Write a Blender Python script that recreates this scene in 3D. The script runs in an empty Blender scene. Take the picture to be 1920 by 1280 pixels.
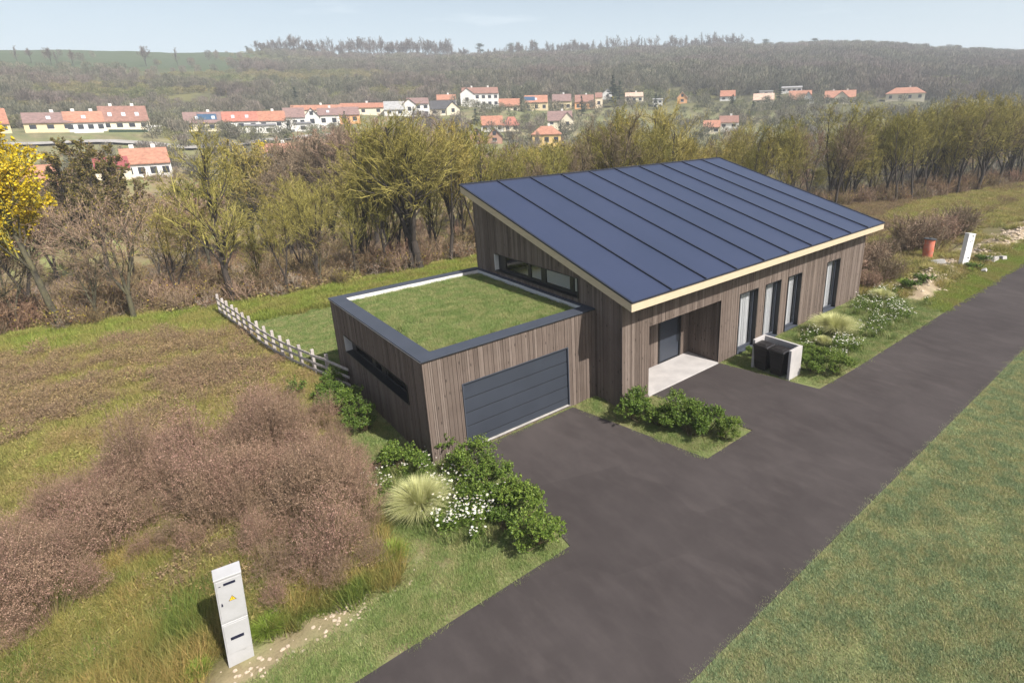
import bpy, math, random
import numpy as np
from mathutils import Matrix, Vector
R_ = math.radians
scene = bpy.context.scene
col = scene.collection

# ------------------------------------------------------------------ camera
CAM = np.array([-5.4124, -12.9521, 9.1913])
FPX = 1042.34
PPX, PPY = 960 + 122.25, 640 - 87.44            # principal point of the 1920x1280 frame
def cam_axes():
    p, y, r = R_(-17.618), R_(-39.823), R_(-1.495)
    F = np.array([-math.sin(y) * math.cos(p), math.cos(y) * math.cos(p), math.sin(p)])
    Rt = np.array([math.cos(y), math.sin(y), 0.0])
    U = np.cross(Rt, F)
    return math.cos(r) * Rt + math.sin(r) * U, -math.sin(r) * Rt + math.cos(r) * U, F
AR, AU, AF = cam_axes()
cd = bpy.data.cameras.new('camera')
cam = bpy.data.objects.new('camera', cd)
col.objects.link(cam)
m = Matrix(((AR[0], AU[0], -AF[0], CAM[0]), (AR[1], AU[1], -AF[1], CAM[1]), (AR[2], AU[2], -AF[2], CAM[2]), (0, 0, 0, 1)))
cam.matrix_world = m
cd.sensor_width = 36
cd.lens = FPX / 1920 * 36
cd.shift_x = -122.25 / 1920
cd.shift_y = -87.44 / 1920
cd.clip_start = 0.1
cd.clip_end = 6000
scene.camera = cam

# ------------------------------------------------------------------ light
scene.view_settings.view_transform = 'Standard'
scene.view_settings.look = 'None'
scene.view_settings.exposure = 0.68
scene.view_settings.gamma = 1
SUN = Vector((-0.22, 1.0, -1.07)).normalized()
sd = bpy.data.lights.new('sun', 'SUN')
sd.energy = 5.0
sd.angle = R_(0.5)
sd.color = (1.0, 0.95, 0.88)
so = bpy.data.objects.new('sun', sd)
so.rotation_euler = SUN.to_track_quat('-Z', 'Y').to_euler()
so.location = (0, 0, 60)
col.objects.link(so)
world = bpy.data.worlds.new('World')
scene.world = world
world.use_nodes = True
wn = world.node_tree
bgn = wn.nodes['Background']
sky = wn.nodes.new('ShaderNodeTexSky')
sky.sky_type = 'NISHITA'
sky.sun_disc = False
sky.sun_elevation = math.asin(-SUN.z)
sky.sun_rotation = math.atan2(-SUN.x, -SUN.y)
sky.air_density = 1.0
sky.dust_density = 3.5
sky.ozone_density = 1.2
tc = wn.nodes.new('ShaderNodeTexCoord')
mp = wn.nodes.new('ShaderNodeMapping')
mp.inputs['Scale'].default_value = (1.0, 1.0, 7.0)
cn = wn.nodes.new('ShaderNodeTexNoise')
cn.inputs['Scale'].default_value = 2.6
cn.inputs['Detail'].default_value = 7
cn.inputs['Roughness'].default_value = 0.6
cr = wn.nodes.new('ShaderNodeMapRange')
cr.inputs['From Min'].default_value = 0.60
cr.inputs['From Max'].default_value = 0.95
mxs = wn.nodes.new('ShaderNodeMix')
mxs.data_type = 'RGBA'
mxs.inputs['B'].default_value = (8.5, 8.8, 9.2, 1)
wn.links.new(tc.outputs['Generated'], mp.inputs['Vector'])
wn.links.new(mp.outputs['Vector'], cn.inputs['Vector'])
wn.links.new(cn.outputs['Fac'], cr.inputs['Value'])
wn.links.new(cr.outputs['Result'], mxs.inputs['Factor'])
wn.links.new(sky.outputs['Color'], mxs.inputs['A'])
# pale milky air low over the horizon
sep = wn.nodes.new('ShaderNodeSeparateXYZ')
hz = wn.nodes.new('ShaderNodeMapRange')
for nm_, v_ in (('From Min', .34), ('From Max', .02), ('To Min', 0.0), ('To Max', .85)): hz.inputs[nm_].default_value = v_
mxh = wn.nodes.new('ShaderNodeMix')
mxh.data_type = 'RGBA'
mxh.inputs['B'].default_value = (7.0, 8.4, 9.2, 1)
wn.links.new(tc.outputs['Generated'], sep.inputs[0])
wn.links.new(sep.outputs['Z'], hz.inputs['Value'])
wn.links.new(hz.outputs['Result'], mxh.inputs['Factor'])
wn.links.new(mxs.outputs['Result'], mxh.inputs['A'])
wn.links.new(mxh.outputs['Result'], bgn.inputs['Color'])
bgn.inputs['Strength'].default_value = 0.082

# ------------------------------------------------------------------ helpers
def ray(u, v):
    return AF + AR * (u - PPX) / FPX - AU * (v - PPY) / FPX
def at(u, v, r):
    """world point seen at frame position (u, v) at plan distance r from the camera"""
    q = ray(u, v)
    return CAM + q * (r / math.hypot(q[0], q[1]))
def height_to(x, y, v):
    """height above the datum at plan point (x, y) that shows at frame row v"""
    w = np.array([x, y, 0.0]) - CAM
    # v = PPY - FPX * (w.U + z U_z) / (w.F + z F_z)
    k = (PPY - v) / FPX
    w0 = w.copy()
    return (k * (w0 @ AF) - (w0 @ AU)) / (AU[2] - k * AF[2])
def col_of(x, y, z=0.0):
    w = np.array([x, y, z]) - CAM
    return PPX + FPX * (w @ AR) / (w @ AF)

class G:
    """collects polygons and links them as one mesh object"""
    def __init__(s):
        s.V = []; s.n = 0; s.F = []
    def add(s, V, F, mi=0):
        V = np.asarray(V, float).reshape(-1, 3); F = np.asarray(F, int)
        if len(F) == 0: return s
        s.V.append(V); s.F.append((F + s.n, mi)); s.n += len(V); return s
    def box(s, x0, y0, z0, x1, y1, z1, mi=0):
        V = [(x0, y0, z0), (x1, y0, z0), (x1, y1, z0), (x0, y1, z0), (x0, y0, z1), (x1, y0, z1), (x1, y1, z1), (x0, y1, z1)]
        return s.add(V, [(0, 3, 2, 1), (4, 5, 6, 7), (0, 1, 5, 4), (1, 2, 6, 5), (2, 3, 7, 6), (3, 0, 4, 7)], mi)
    def hexa(s, V, mi=0):
        return s.add(V, [(0, 3, 2, 1), (4, 5, 6, 7), (0, 1, 5, 4), (1, 2, 6, 5), (2, 3, 7, 6), (3, 0, 4, 7)], mi)
    def prism(s, poly, z0, z1, mi=0):
        n = len(poly)
        V = [(p[0], p[1], z0) for p in poly] + [(p[0], p[1], z1) for p in poly]
        s.V.append(np.array(V, float))
        a = s.n
        s.F.append((np.array([[a + n + i for i in range(n)]]), mi))
        s.F.append((np.array([[a + n - 1 - i for i in range(n)]]), mi))
        s.F.append((np.array([[a + i, a + (i + 1) % n, a + n + (i + 1) % n, a + n + i] for i in range(n)]), mi))
        s.n += 2 * n
        return s
    def tubes(s, p0, p1, r0, r1, ns=3, mi=0):
        p0 = np.asarray(p0, float).reshape(-1, 3); p1 = np.asarray(p1, float).reshape(-1, 3)
        n = len(p0)
        if n == 0: return s
        r0 = np.broadcast_to(np.asarray(r0, float), (n,)); r1 = np.broadcast_to(np.asarray(r1, float), (n,))
        d = p1 - p0; d = d / (np.linalg.norm(d, axis=1, keepdims=True) + 1e-9)
        h = np.where(np.abs(d[:, 2:3]) > 0.9, np.array([[1.0, 0, 0]]), np.array([[0, 0, 1.0]]))
        a = np.cross(d, h); a /= np.linalg.norm(a, axis=1, keepdims=True) + 1e-9
        b = np.cross(d, a)
        V = np.zeros((n, 2 * ns, 3))
        for k in range(ns):
            t = 2 * math.pi * k / ns
            o = a * math.cos(t) + b * math.sin(t)
            V[:, k] = p0 + o * r0[:, None]; V[:, ns + k] = p1 + o * r1[:, None]
        base = (np.arange(n) * 2 * ns)[:, None]
        F = []
        for k in range(ns):
            k2 = (k + 1) % ns
            F.append(np.concatenate([base + k, base + k2, base + ns + k2, base + ns + k], axis=1))
        return s.add(V.reshape(-1, 3), np.concatenate(F), mi)
    def quads(s, c, sx, sy, rng, mi=0, upbias=0.0):
        c = np.asarray(c, float).reshape(-1, 3); n = len(c)
        if n == 0: return s
        nrm = rng.normal(size=(n, 3)); nrm[:, 2] = np.abs(nrm[:, 2]) + upbias
        nrm /= np.linalg.norm(nrm, axis=1, keepdims=True)
        t = rng.normal(size=(n, 3)); a = np.cross(nrm, t); a /= np.linalg.norm(a, axis=1, keepdims=True) + 1e-9
        b = np.cross(nrm, a)
        sx = np.broadcast_to(sx, (n,))[:, None] * .5; sy = np.broadcast_to(sy, (n,))[:, None] * .5
        V = np.stack([c - a * sx, c - b * sy, c + a * sx, c + b * sy], axis=1)
        F = np.arange(4 * n).reshape(n, 4)
        return s.add(V.reshape(-1, 3), F, mi)
    def ribbons(s, p0, p1, w0, w1, rng, mi=0):
        p0 = np.asarray(p0, float).reshape(-1, 3); p1 = np.asarray(p1, float).reshape(-1, 3); n = len(p0)
        if n == 0: return s
        d = p1 - p0; t = rng.normal(size=(n, 3)); a = np.cross(d, t); a /= np.linalg.norm(a, axis=1, keepdims=True) + 1e-9
        w0 = np.broadcast_to(w0, (n,))[:, None] * .5; w1 = np.broadcast_to(w1, (n,))[:, None] * .5
        V = np.stack([p0 - a * w0, p0 + a * w0, p1 + a * w1, p1 - a * w1], axis=1)
        return s.add(V.reshape(-1, 3), np.arange(4 * n).reshape(n, 4), mi)
    def arrays(s):
        V = np.concatenate(s.V) if s.V else np.zeros((0, 3))
        idx = []; cnt = []; mi = []
        for F, m_ in s.F:
            idx.append(F.ravel()); cnt.append(np.full(len(F), F.shape[1])); mi.append(np.full(len(F), m_))
        return V, np.concatenate(idx), np.concatenate(cnt), np.concatenate(mi)
    def mesh(s, name, mats, extra_points=None, smooth=False):
        V, idx, cnt, mi = s.arrays()
        nv = len(V)
        if extra_points is not None: V = np.concatenate([V, extra_points])
        me = bpy.data.meshes.new(name)
        me.vertices.add(len(V)); me.vertices.foreach_set('co', V.astype(np.float32).ravel())
        me.loops.add(len(idx)); me.loops.foreach_set('vertex_index', idx.astype(np.int32))
        me.polygons.add(len(cnt))
        st = np.concatenate([[0], np.cumsum(cnt)[:-1]]).astype(np.int32)
        me.polygons.foreach_set('loop_start', st)
        me.polygons.foreach_set('loop_total', cnt.astype(np.int32))
        me.polygons.foreach_set('material_index', mi.astype(np.int32))
        me.polygons.foreach_set('use_smooth', np.full(len(cnt), bool(smooth)))
        for m_ in (mats if isinstance(mats, (list, tuple)) else [mats]): me.materials.append(m_)
        me.update(calc_edges=True); me.validate()
        return me
    def build(s, name, mats, parent=None, smooth=False, bevel=0, label=None):
        o = bpy.data.objects.new(name, s.mesh(name, mats, smooth=smooth))
        col.objects.link(o)
        if parent: o.parent = parent
        if label: o['label'] = label
        if bevel:
            b = o.modifiers.new('bevel', 'BEVEL'); b.width = bevel; b.segments = 2; b.limit_method = 'ANGLE'
        return o

def tag(o, label=None, cat=None, group=None, kind=None):
    if label: o['label'] = label
    if cat: o['category'] = cat
    if group: o['group'] = group
    if kind: o['kind'] = kind
    return o
def thing(name, label, cat, loc=(0, 0, 0), rz=0, group=None):
    o = bpy.data.objects.new(name, None); col.objects.link(o)
    o.location = loc; o.rotation_euler = (0, 0, rz); o.empty_display_size = .3
    return tag(o, label, cat, group)
def copy_tree(o, parent=None):
    c = o.copy(); col.objects.link(c)
    if parent: c.parent = parent
    for ch in list(o.children): copy_tree(ch, c)
    return c

def hash2(ix, iy, s):
    h = np.sin(ix * 127.1 + iy * 311.7 + s * 74.7) * 43758.5453
    return h - np.floor(h)
def vnoise(x, y, s=0):
    ix = np.floor(x); iy = np.floor(y); fx = x - ix; fy = y - iy
    fx = fx * fx * (3 - 2 * fx); fy = fy * fy * (3 - 2 * fy)
    a = hash2(ix, iy, s); b = hash2(ix + 1, iy, s); c = hash2(ix, iy + 1, s); d = hash2(ix + 1, iy + 1, s)
    return (a * (1 - fx) + b * fx) * (1 - fy) + (c * (1 - fx) + d * fx) * fy
def fbm(x, y, s=0, o=4):
    t = 0; a = .5; n = 0
    for k in range(o):
        t = t + a * vnoise(x * 2 ** k, y * 2 ** k, s + k); n += a; a *= .5
    return t / n
def sstep(a, b, x):
    t = np.clip((x - a) / (b - a), 0, 1); return t * t * (3 - 2 * t)

# ------------------------------------------------------------------ materials
def base_mat(name):
    mt = bpy.data.materials.new(name); mt.use_nodes = True
    nt = mt.node_tree; return mt, nt, nt.nodes['Principled BSDF']
def N(nt, t, **kw):
    n = nt.nodes.new(t)
    for k, v in kw.items():
        if hasattr(n, k): setattr(n, k, v)
        else: n.inputs[k].default_value = v
    return n
def ramp(nt, stops):
    r = nt.nodes.new('ShaderNodeValToRGB'); e = r.color_ramp.elements
    while len(e) < len(stops): e.new(.5)
    for i, (p, c) in enumerate(stops):
        e[i].position = p; e[i].color = (*c, 1)
    return r
def noise(nt, vec, scale, detail=4, rough=.6, vscale=None):
    if vscale:
        mp_ = nt.nodes.new('ShaderNodeMapping'); mp_.inputs['Scale'].default_value = vscale
        nt.links.new(vec, mp_.inputs['Vector']); vec = mp_.outputs['Vector']
    n = nt.nodes.new('ShaderNodeTexNoise'); n.inputs['Scale'].default_value = scale
    n.inputs['Detail'].default_value = detail; n.inputs['Roughness'].default_value = rough
    nt.links.new(vec, n.inputs['Vector']); return n.outputs['Fac']
def mixc(nt, f, a, b, mode='MIX'):
    mx = nt.nodes.new('ShaderNodeMix'); mx.data_type = 'RGBA'; mx.blend_type = mode
    for sock, v in (('Factor', f), ('A', a), ('B', b)):
        if hasattr(v, 'is_linked'): nt.links.new(v, mx.inputs[sock])
        elif sock == 'Factor': mx.inputs[sock].default_value = v
        else: mx.inputs[sock].default_value = (*v, 1)
    return mx.outputs['Result']
def mrange(nt, v, a, b, c=0, d=1):
    n = nt.nodes.new('ShaderNodeMapRange'); n.inputs['From Min'].default_value = a; n.inputs['From Max'].default_value = b
    n.inputs['To Min'].default_value = c; n.inputs['To Max'].default_value = d
    nt.links.new(v, n.inputs['Value']); return n.outputs['Result']
def plain(name, c1, c2=None, scale=3.0, rough=.7, metal=0.0, bump=0.0, vscale=None, spec=None, detail=5, lo=.35, hi=.65):
    mt, nt, bs = base_mat(name)
    tc_ = nt.nodes.new('ShaderNodeTexCoord')
    bs.inputs['Roughness'].default_value = rough; bs.inputs['Metallic'].default_value = metal
    if spec is not None: bs.inputs['Specular IOR Level'].default_value = spec
    c2 = c2 or tuple(x * .85 for x in c1)
    f = noise(nt, tc_.outputs['Object'], scale, detail, .6, vscale)
    nt.links.new(mixc(nt, mrange(nt, f, lo, hi), c1, c2), bs.inputs['Base Color'])
    if bump:
        bp = nt.nodes.new('ShaderNodeBump'); bp.inputs['Strength'].default_value = bump; bp.inputs['Distance'].default_value = .02
        f2 = noise(nt, tc_.outputs['Object'], scale * 12, 4, .7, vscale)
        nt.links.new(f2, bp.inputs['Height']); nt.links.new(bp.outputs['Normal'], bs.inputs['Normal'])
    return mt
def leafy(name, cols, patch=None, pscale=.35, transl=.3, rough=.6, obj=.0):
    """island-random colour from a ramp; patch = a second ramp mixed in by world position"""
    mt, nt, bs = base_mat(name)
    geo = nt.nodes.new('ShaderNodeNewGeometry')
    n = len(cols)
    rp = ramp(nt, [(i / max(1, n - 1), c) for i, c in enumerate(cols)])
    nt.links.new(geo.outputs['Random Per Island'], rp.inputs['Fac'])
    c = rp.outputs['Color']
    if patch:
        rp2 = ramp(nt, [(i / max(1, len(patch) - 1), q) for i, q in enumerate(patch)])
        nt.links.new(geo.outputs['Random Per Island'], rp2.inputs['Fac'])
        f = mrange(nt, noise(nt, geo.outputs['Position'], pscale, 4, .6), .42, .6)
        c = mixc(nt, f, c, rp2.outputs['Color'])
    if obj:
        oi = nt.nodes.new('ShaderNodeObjectInfo')
        hs = nt.nodes.new('ShaderNodeHueSaturation')
        nt.links.new(mrange(nt, oi.outputs['Random'], 0, 1, 1 - obj, 1 + obj), hs.inputs['Value'])
        nt.links.new(mrange(nt, oi.outputs['Random'], 0, 1, .5 + obj * .06, .5 - obj * .06), hs.inputs['Hue'])
        nt.links.new(c, hs.inputs['Color']); c = hs.outputs['Color']
    nt.links.new(c, bs.inputs['Base Color']); bs.inputs['Roughness'].default_value = rough
    bs.inputs['Specular IOR Level'].default_value = .25
    if transl:
        tr = nt.nodes.new('ShaderNodeBsdfTranslucent'); ms = nt.nodes.new('ShaderNodeMixShader')
        ms.inputs[0].default_value = transl
        nt.links.new(c, tr.inputs['Color']); nt.links.new(bs.outputs[0], ms.inputs[1]); nt.links.new(tr.outputs[0], ms.inputs[2])
        nt.links.new(ms.outputs[0], nt.nodes['Material Output'].inputs['Surface'])
    return mt

def wood_mat(name, base, dark, light, knots=True):
    mt, nt, bs = base_mat(name)
    geo = nt.nodes.new('ShaderNodeNewGeometry')
    tc_ = nt.nodes.new('ShaderNodeTexCoord')
    rp = ramp(nt, [(0, dark), (.5, base), (1, light)])
    nt.links.new(geo.outputs['Random Per Island'], rp.inputs['Fac'])
    g1 = noise(nt, tc_.outputs['Object'], 6, 6, .7, (9, 9, .55))
    g2 = noise(nt, tc_.outputs['Object'], 28, 5, .6, (6, 6, .18))
    g3 = noise(nt, tc_.outputs['Object'], 1.1, 3, .5)
    c = mixc(nt, mrange(nt, g1, .40, .72, 0, .42), rp.outputs['Color'], tuple(x * .38 for x in dark))
    c = mixc(nt, mrange(nt, g2, .45, .8, 0, .4), c, tuple(x * .5 for x in dark))
    c = mixc(nt, mrange(nt, g3, .4, .7, 0, .25), c, light)
    if knots:
        vo = nt.nodes.new('ShaderNodeTexVoronoi'); vo.inputs['Scale'].default_value = 1.0
        mp_ = nt.nodes.new('ShaderNodeMapping'); mp_.inputs['Scale'].default_value = (6.5, 6.5, 2.3)
        nt.links.new(tc_.outputs['Object'], mp_.inputs['Vector']); nt.links.new(mp_.outputs['Vector'], vo.inputs['Vector'])
        c = mixc(nt, mrange(nt, vo.outputs['Distance'], .07, .16, .85, 0), c, tuple(x * .25 for x in dark))
    nt.links.new(c, bs.inputs['Base Color'])
    bs.inputs['Roughness'].default_value = .8; bs.inputs['Specular IOR Level'].default_value = .2
    bp = nt.nodes.new('ShaderNodeBump'); bp.inputs['Strength'].default_value = .5; bp.inputs['Distance'].default_value = .01
    nt.links.new(g2, bp.inputs['Height']); nt.links.new(bp.outputs['Normal'], bs.inputs['Normal'])
    return mt

def glass_mat(name, tint=(.96, .97, .98), refl=.12):
    mt, nt, bs = base_mat(name)
    tr = N(nt, 'ShaderNodeBsdfTransparent'); tr.inputs['Color'].default_value = (*tint, 1)
    gl = N(nt, 'ShaderNodeBsdfGlossy'); gl.inputs['Roughness'].default_value = .02
    lw = nt.nodes.new('ShaderNodeLayerWeight'); lw.inputs['Blend'].default_value = .12
    ms = nt.nodes.new('ShaderNodeMixShader')
    nt.links.new(mrange(nt, lw.outputs['Facing'], 0, 1, .02, .08), ms.inputs[0]); nt.links.new(tr.outputs[0], ms.inputs[1]); nt.links.new(gl.outputs[0], ms.inputs[2])
    nt.links.new(ms.outputs[0], nt.nodes['Material Output'].inputs['Surface'])
    return mt

MT = {}
MT['clad'] = wood_mat('weathered_larch', (.150, .116, .097), (.108, .083, .069), (.205, .164, .139))
MT['membrane'] = plain('black_membrane', (.012, .012, .013), rough=.9)
MT['plaster'] = plain('interior_plaster', (.62, .62, .62), rough=.9)
MT['white'] = plain('white_upstand', (.62, .61, .60), (.55, .54, .53), rough=.6)
MT['anthra'] = plain('anthracite_metal', (.046, .054, .073), (.040, .048, .064), scale=1.5, rough=.6)
MT['door'] = plain('anthracite_door', (.036, .043, .058), (.031, .037, .050), scale=1.0, rough=.45)
MT['black'] = plain('black_frame', (.010, .011, .013), rough=.4)
MT['roof'] = plain('navy_metal_roof', (.034, .044, .083), (.030, .040, .075), scale=.35, rough=.34, metal=0.0, spec=.40)
MT['seam'] = plain('dark_seam', (.018, .020, .030), rough=.4)
MT['fascia'] = plain('pale_timber_fascia', (.54, .44, .305), (.48, .39, .27), scale=3, rough=.6, vscale=(1, 1, 6))
MT['concrete'] = plain('pale_concrete', (.43, .41, .40), (.35, .335, .33), scale=2.0, rough=.75, bump=.15)
MT['curtain'] = plain('white_curtain', (.50, .49, .49), (.40, .395, .395), scale=1.0, rough=.9, vscale=(9, 9, .1))
MT['glass'] = glass_mat('window_glass')
MT['bin'] = plain('dark_grey_plastic', (.014, .012, .013), (.011, .010, .010), rough=.42)
MT['cabinet'] = plain('white_cabinet_plastic', (.42, .42, .43), (.37, .37, .37), scale=2.5, rough=.55)
MT['ink'] = plain('dark_blue_plate', (.010, .012, .035), rough=.5)
MT['yellow'] = plain('warning_yellow', (.80, .52, .02), (.76, .48, .02), rough=.5)
MT['fencewood'] = plain('silver_timber', (.46, .42, .39), (.32, .285, .27), scale=5, rough=.85, vscale=(1, 1, .3))
MT['orange'] = plain('orange_plastic_pipe', (.62, .13, .055), (.50, .22, .17), scale=4, rough=.6)
MT['lid'] = plain('dark_lid', (.05, .055, .06), rough=.6)
MT['stone'] = plain('pale_stone', (.56, .46, .35), (.24, .19, .14), scale=1.1, rough=.9, bump=.3)
MT['slab'] = plain('grey_paving_slab', (.42, .40, .38), (.30, .29, .28), scale=4, rough=.9, bump=.3)

def asphalt():
    mt, nt, bs = base_mat('asphalt')
    geo = nt.nodes.new('ShaderNodeNewGeometry'); P = geo.outputs['Position']
    a = noise(nt, P, .45, 6, .62); b = noise(nt, P, 2.4, 5, .6, (1, .35, 1)); f = noise(nt, P, 90, 3, .7); h = noise(nt, P, .12, 2, .5)
    c = mixc(nt, mrange(nt, a, .36, .66), (.052, .044, .043), (.078, .067, .065))
    c = mixc(nt, mrange(nt, b, .45, .75, 0, .5), c, (.11, .094, .090))
    c = mixc(nt, mrange(nt, f, .3, .8, 0, .5), c, (.034, .029, .028))
    c = mixc(nt, mrange(nt, h, .4, .6, 0, .35), c, (.040, .034, .034))
    # faint laid panels
    br = nt.nodes.new('ShaderNodeTexVoronoi'); br.distance = 'CHEBYCHEV'; br.inputs['Scale'].default_value = .28
    mp_ = nt.nodes.new('ShaderNodeMapping'); mp_.inputs['Rotation'].default_value = (0, 0, .35); nt.links.new(P, mp_.inputs['Vector'])
    nt.links.new(mp_.outputs['Vector'], br.inputs['Vector'])
    hsv = nt.nodes.new('ShaderNodeSeparateColor'); nt.links.new(br.outputs['Color'], hsv.inputs[0])
    c = mixc(nt, mrange(nt, hsv.outputs[0], 0, 1, 0, .22), c, (.026, .022, .022))
    nt.links.new(c, bs.inputs['Base Color']); bs.inputs['Roughness'].default_value = .85; bs.inputs['Specular IOR Level'].default_value = .15
    bp = nt.nodes.new('ShaderNodeBump'); bp.inputs['Strength'].default_value = .35; bp.inputs['Distance'].default_value = .01
    nt.links.new(f, bp.inputs['Height']); nt.links.new(bp.outputs['Normal'], bs.inputs['Normal'])
    return mt
MT['asphalt'] = asphalt()

def ground_mat():
    mt, nt, bs = base_mat('earth_and_turf')
    vc = nt.nodes.new('ShaderNodeVertexColor'); vc.layer_name = 'zone'
    geo = nt.nodes.new('ShaderNodeNewGeometry'); P = geo.outputs['Position']
    a = noise(nt, P, 1.2, 8, .7); b = noise(nt, P, 14, 6, .75)
    c = mixc(nt, mrange(nt, a, .35, .7, 0, .45), vc.outputs['Color'], (.06, .05, .03))
    c2 = mixc(nt, mrange(nt, b, .45, .75, 0, .5), c, (.20, .17, .10))
    c3 = mixc(nt, mrange(nt, b, .5, .2, 0, .6), c2, (.03, .028, .015))
    nt.links.new(c3, bs.inputs['Base Color']); bs.inputs['Roughness'].default_value = .95; bs.inputs['Specular IOR Level'].default_value = .1
    bp = nt.nodes.new('ShaderNodeBump'); bp.inputs['Strength'].default_value = .6; bp.inputs['Distance'].default_value = .05
    nt.links.new(b, bp.inputs['Height']); nt.links.new(bp.outputs['Normal'], bs.inputs['Normal'])
    return mt
MT['ground'] = ground_mat()
# vegetation
MT['lawn'] = leafy('lawn_blades', [(.115, .175, .085), (.23, .30, .145), (.37, .41, .22)], [(.20, .25, .09), (.35, .36, .17), (.44, .37, .21)], 2.2, .3, .6, .12)
MT['turf'] = leafy('roof_turf', [(.10, .165, .045), (.20, .27, .075), (.34, .39, .15)], [(.15, .20, .06), (.30, .33, .12), (.43, .37, .20)], 2.0)
MT['bright'] = leafy('fresh_grass', [(.13, .18, .03), (.24, .30, .05), (.34, .36, .08)], [(.20, .20, .05), (.36, .32, .10)], .5)
MT['weed'] = leafy('field_weeds', [(.16, .20, .045), (.32, .34, .08), (.46, .40, .13), (.22, .26, .06)], [(.30, .22, .10), (.40, .29, .14), (.28, .26, .07)], .8)
MT['fluff'] = leafy('dry_seed_heads', [(.165, .095, .07), (.27, .165, .125), (.38, .255, .195)], [(.25, .165, .11), (.35, .25, .165)], .7, .15, .6, .28)
MT['stalk'] = leafy('dry_stalks', [(.13, .085, .06), (.27, .19, .12)], None, 1, 0)
MT['seed'] = leafy('straw_seed_heads', [(.17, .12, .055), (.29, .22, .09), (.40, .31, .15)], [(.20, .135, .08), (.31, .22, .13)], .6, .15, .6, .2)
MT['brushtwig'] = leafy('brown_brush_twigs', [(.09, .065, .035), (.20, .155, .075), (.32, .25, .12)], [(.15, .095, .06), (.26, .17, .11)], .15, 0, .8, .25)
MT['straw'] = leafy('straw_grass', [(.28, .22, .07), (.40, .30, .10), (.15, .17, .04)], [(.10, .16, .03), (.20, .24, .05)], .8, .3, .6, .25)
MT['shrubleaf'] = leafy('shrub_leaves', [(.06, .11, .018), (.12, .19, .03), (.22, .30, .055)], None, 1, .35, .45, .15)
MT['shrubstem'] = leafy('shrub_stems', [(.08, .06, .035), (.13, .10, .05)], None, 1, 0)
MT['pampas'] = leafy('pale_grass_blades', [(.42, .44, .17), (.55, .56, .27), (.66, .64, .36)], None, 1, .35)
MT['petal'] = plain('white_petals', (.85, .85, .83), rough=.6)
MT['disc'] = plain('yellow_disc', (.6, .42, .05), rough=.7)
MT['bark'] = plain('mossy_bark', (.115, .105, .055), (.05, .045, .035), scale=4, rough=.95, vscale=(1, 1, .4))
MT['darkbark'] = plain('dark_bark', (.055, .043, .035), (.03, .025, .02), scale=4, rough=.95, vscale=(1, 1, .4))
MT['palebark'] = plain('pale_bark', (.42, .38, .32), (.22, .19, .15), scale=4, rough=.95, vscale=(1, 1, .4))
MT['olive'] = leafy('olive_twigs', [(.08, .072, .022), (.22, .195, .05), (.38, .33, .09)], None, 1, 0, .8, .25)
MT['redtwig'] = leafy('reddish_twigs', [(.12, .085, .055), (.22, .16, .105), (.32, .24, .165)], None, 1, 0, .8, .25)
MT['greytwig'] = leafy('grey_twigs', [(.20, .165, .13), (.36, .30, .23)], None, 1, 0, .8, .2)
MT['oliveleaf'] = leafy('last_olive_leaves', [(.22, .21, .03), (.40, .34, .045), (.55, .40, .07)], None, 1, .3, .6, .25)
MT['rustleaf'] = leafy('rusty_leaves', [(.15, .07, .03), (.26, .14, .05)], None, 1, .3, .6, .2)
MT['goldleaf'] = leafy('golden_leaves', [(.55, .40, .012), (.76, .58, .02), (.84, .68, .08)], None, 1, .4)
MT['brownleaf'] = leafy('bronze_green_leaves', [(.07, .07, .018), (.15, .13, .028), (.26, .19, .05)], None, 1, .3)
MT['conif'] = leafy('conifer_needles', [(.012, .030, .018), (.025, .055, .03), (.05, .085, .045)], None, 1, .1, .7, .2)
MT['hillwood'] = leafy('bare_wood_twigs', [(.055, .065, .042), (.13, .135, .085), (.23, .215, .145)], [(.11, .092, .075), (.19, .155, .13)], .02, 0, .9, .3)
MT['hillgreen'] = leafy('hillside_scrub_green', [(.09, .11, .045), (.19, .20, .085)], [(.15, .14, .06), (.24, .20, .10)], .02, 0, .9, .3)
MT['meadow'] = leafy('meadow_grass_blades', [(.13, .145, .035), (.28, .28, .07), (.45, .38, .13)], [(.22, .16, .07), (.37, .29, .12), (.27, .28, .06)], .55, .3, .6, .2)
def sheer():
    mt, nt, bs = base_mat('added_sheer_sheet'); tr = nt.nodes.new('ShaderNodeBsdfTranslucent'); tr.inputs['Color'].default_value = (.9, .9, .9, 1)
    bs.inputs['Base Color'].default_value = (.8, .8, .79, 1); ms = nt.nodes.new('ShaderNodeMixShader'); ms.inputs[0].default_value = .65
    nt.links.new(bs.outputs[0], ms.inputs[1]); nt.links.new(tr.outputs[0], ms.inputs[2]); nt.links.new(ms.outputs[0], nt.nodes['Material Output'].inputs['Surface']); return mt
MT['sheer'] = sheer()  # translucent sheet for the added rear openings, lets their daylight through
MT['pillar'] = plain('bright_white_pillar_plastic', (.78, .78, .78), (.70, .70, .70), scale=2.5, rough=.55)
# ------------------------------------------------------------------ terrain
EDGE = np.array([(-60, 36), (-25, 26.5), (-10.6, 23.2), (-3.9, 21.6), (1.5, 20.6), (10, 21.0), (22, 19.5), (46.3, 14.6), (56, 9.5), (79, 5.5), (110, -3), (160, -22)])
CX, CY = CAM[0], CAM[1]
def plan(u, r):
    q = ray(u, 230); h = math.hypot(q[0], q[1]); return np.array([CX + q[0] / h * r, CY + q[1] / h * r])
def azim(u):
    q = ray(u, 230); return math.atan2(q[0], q[1])
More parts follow.
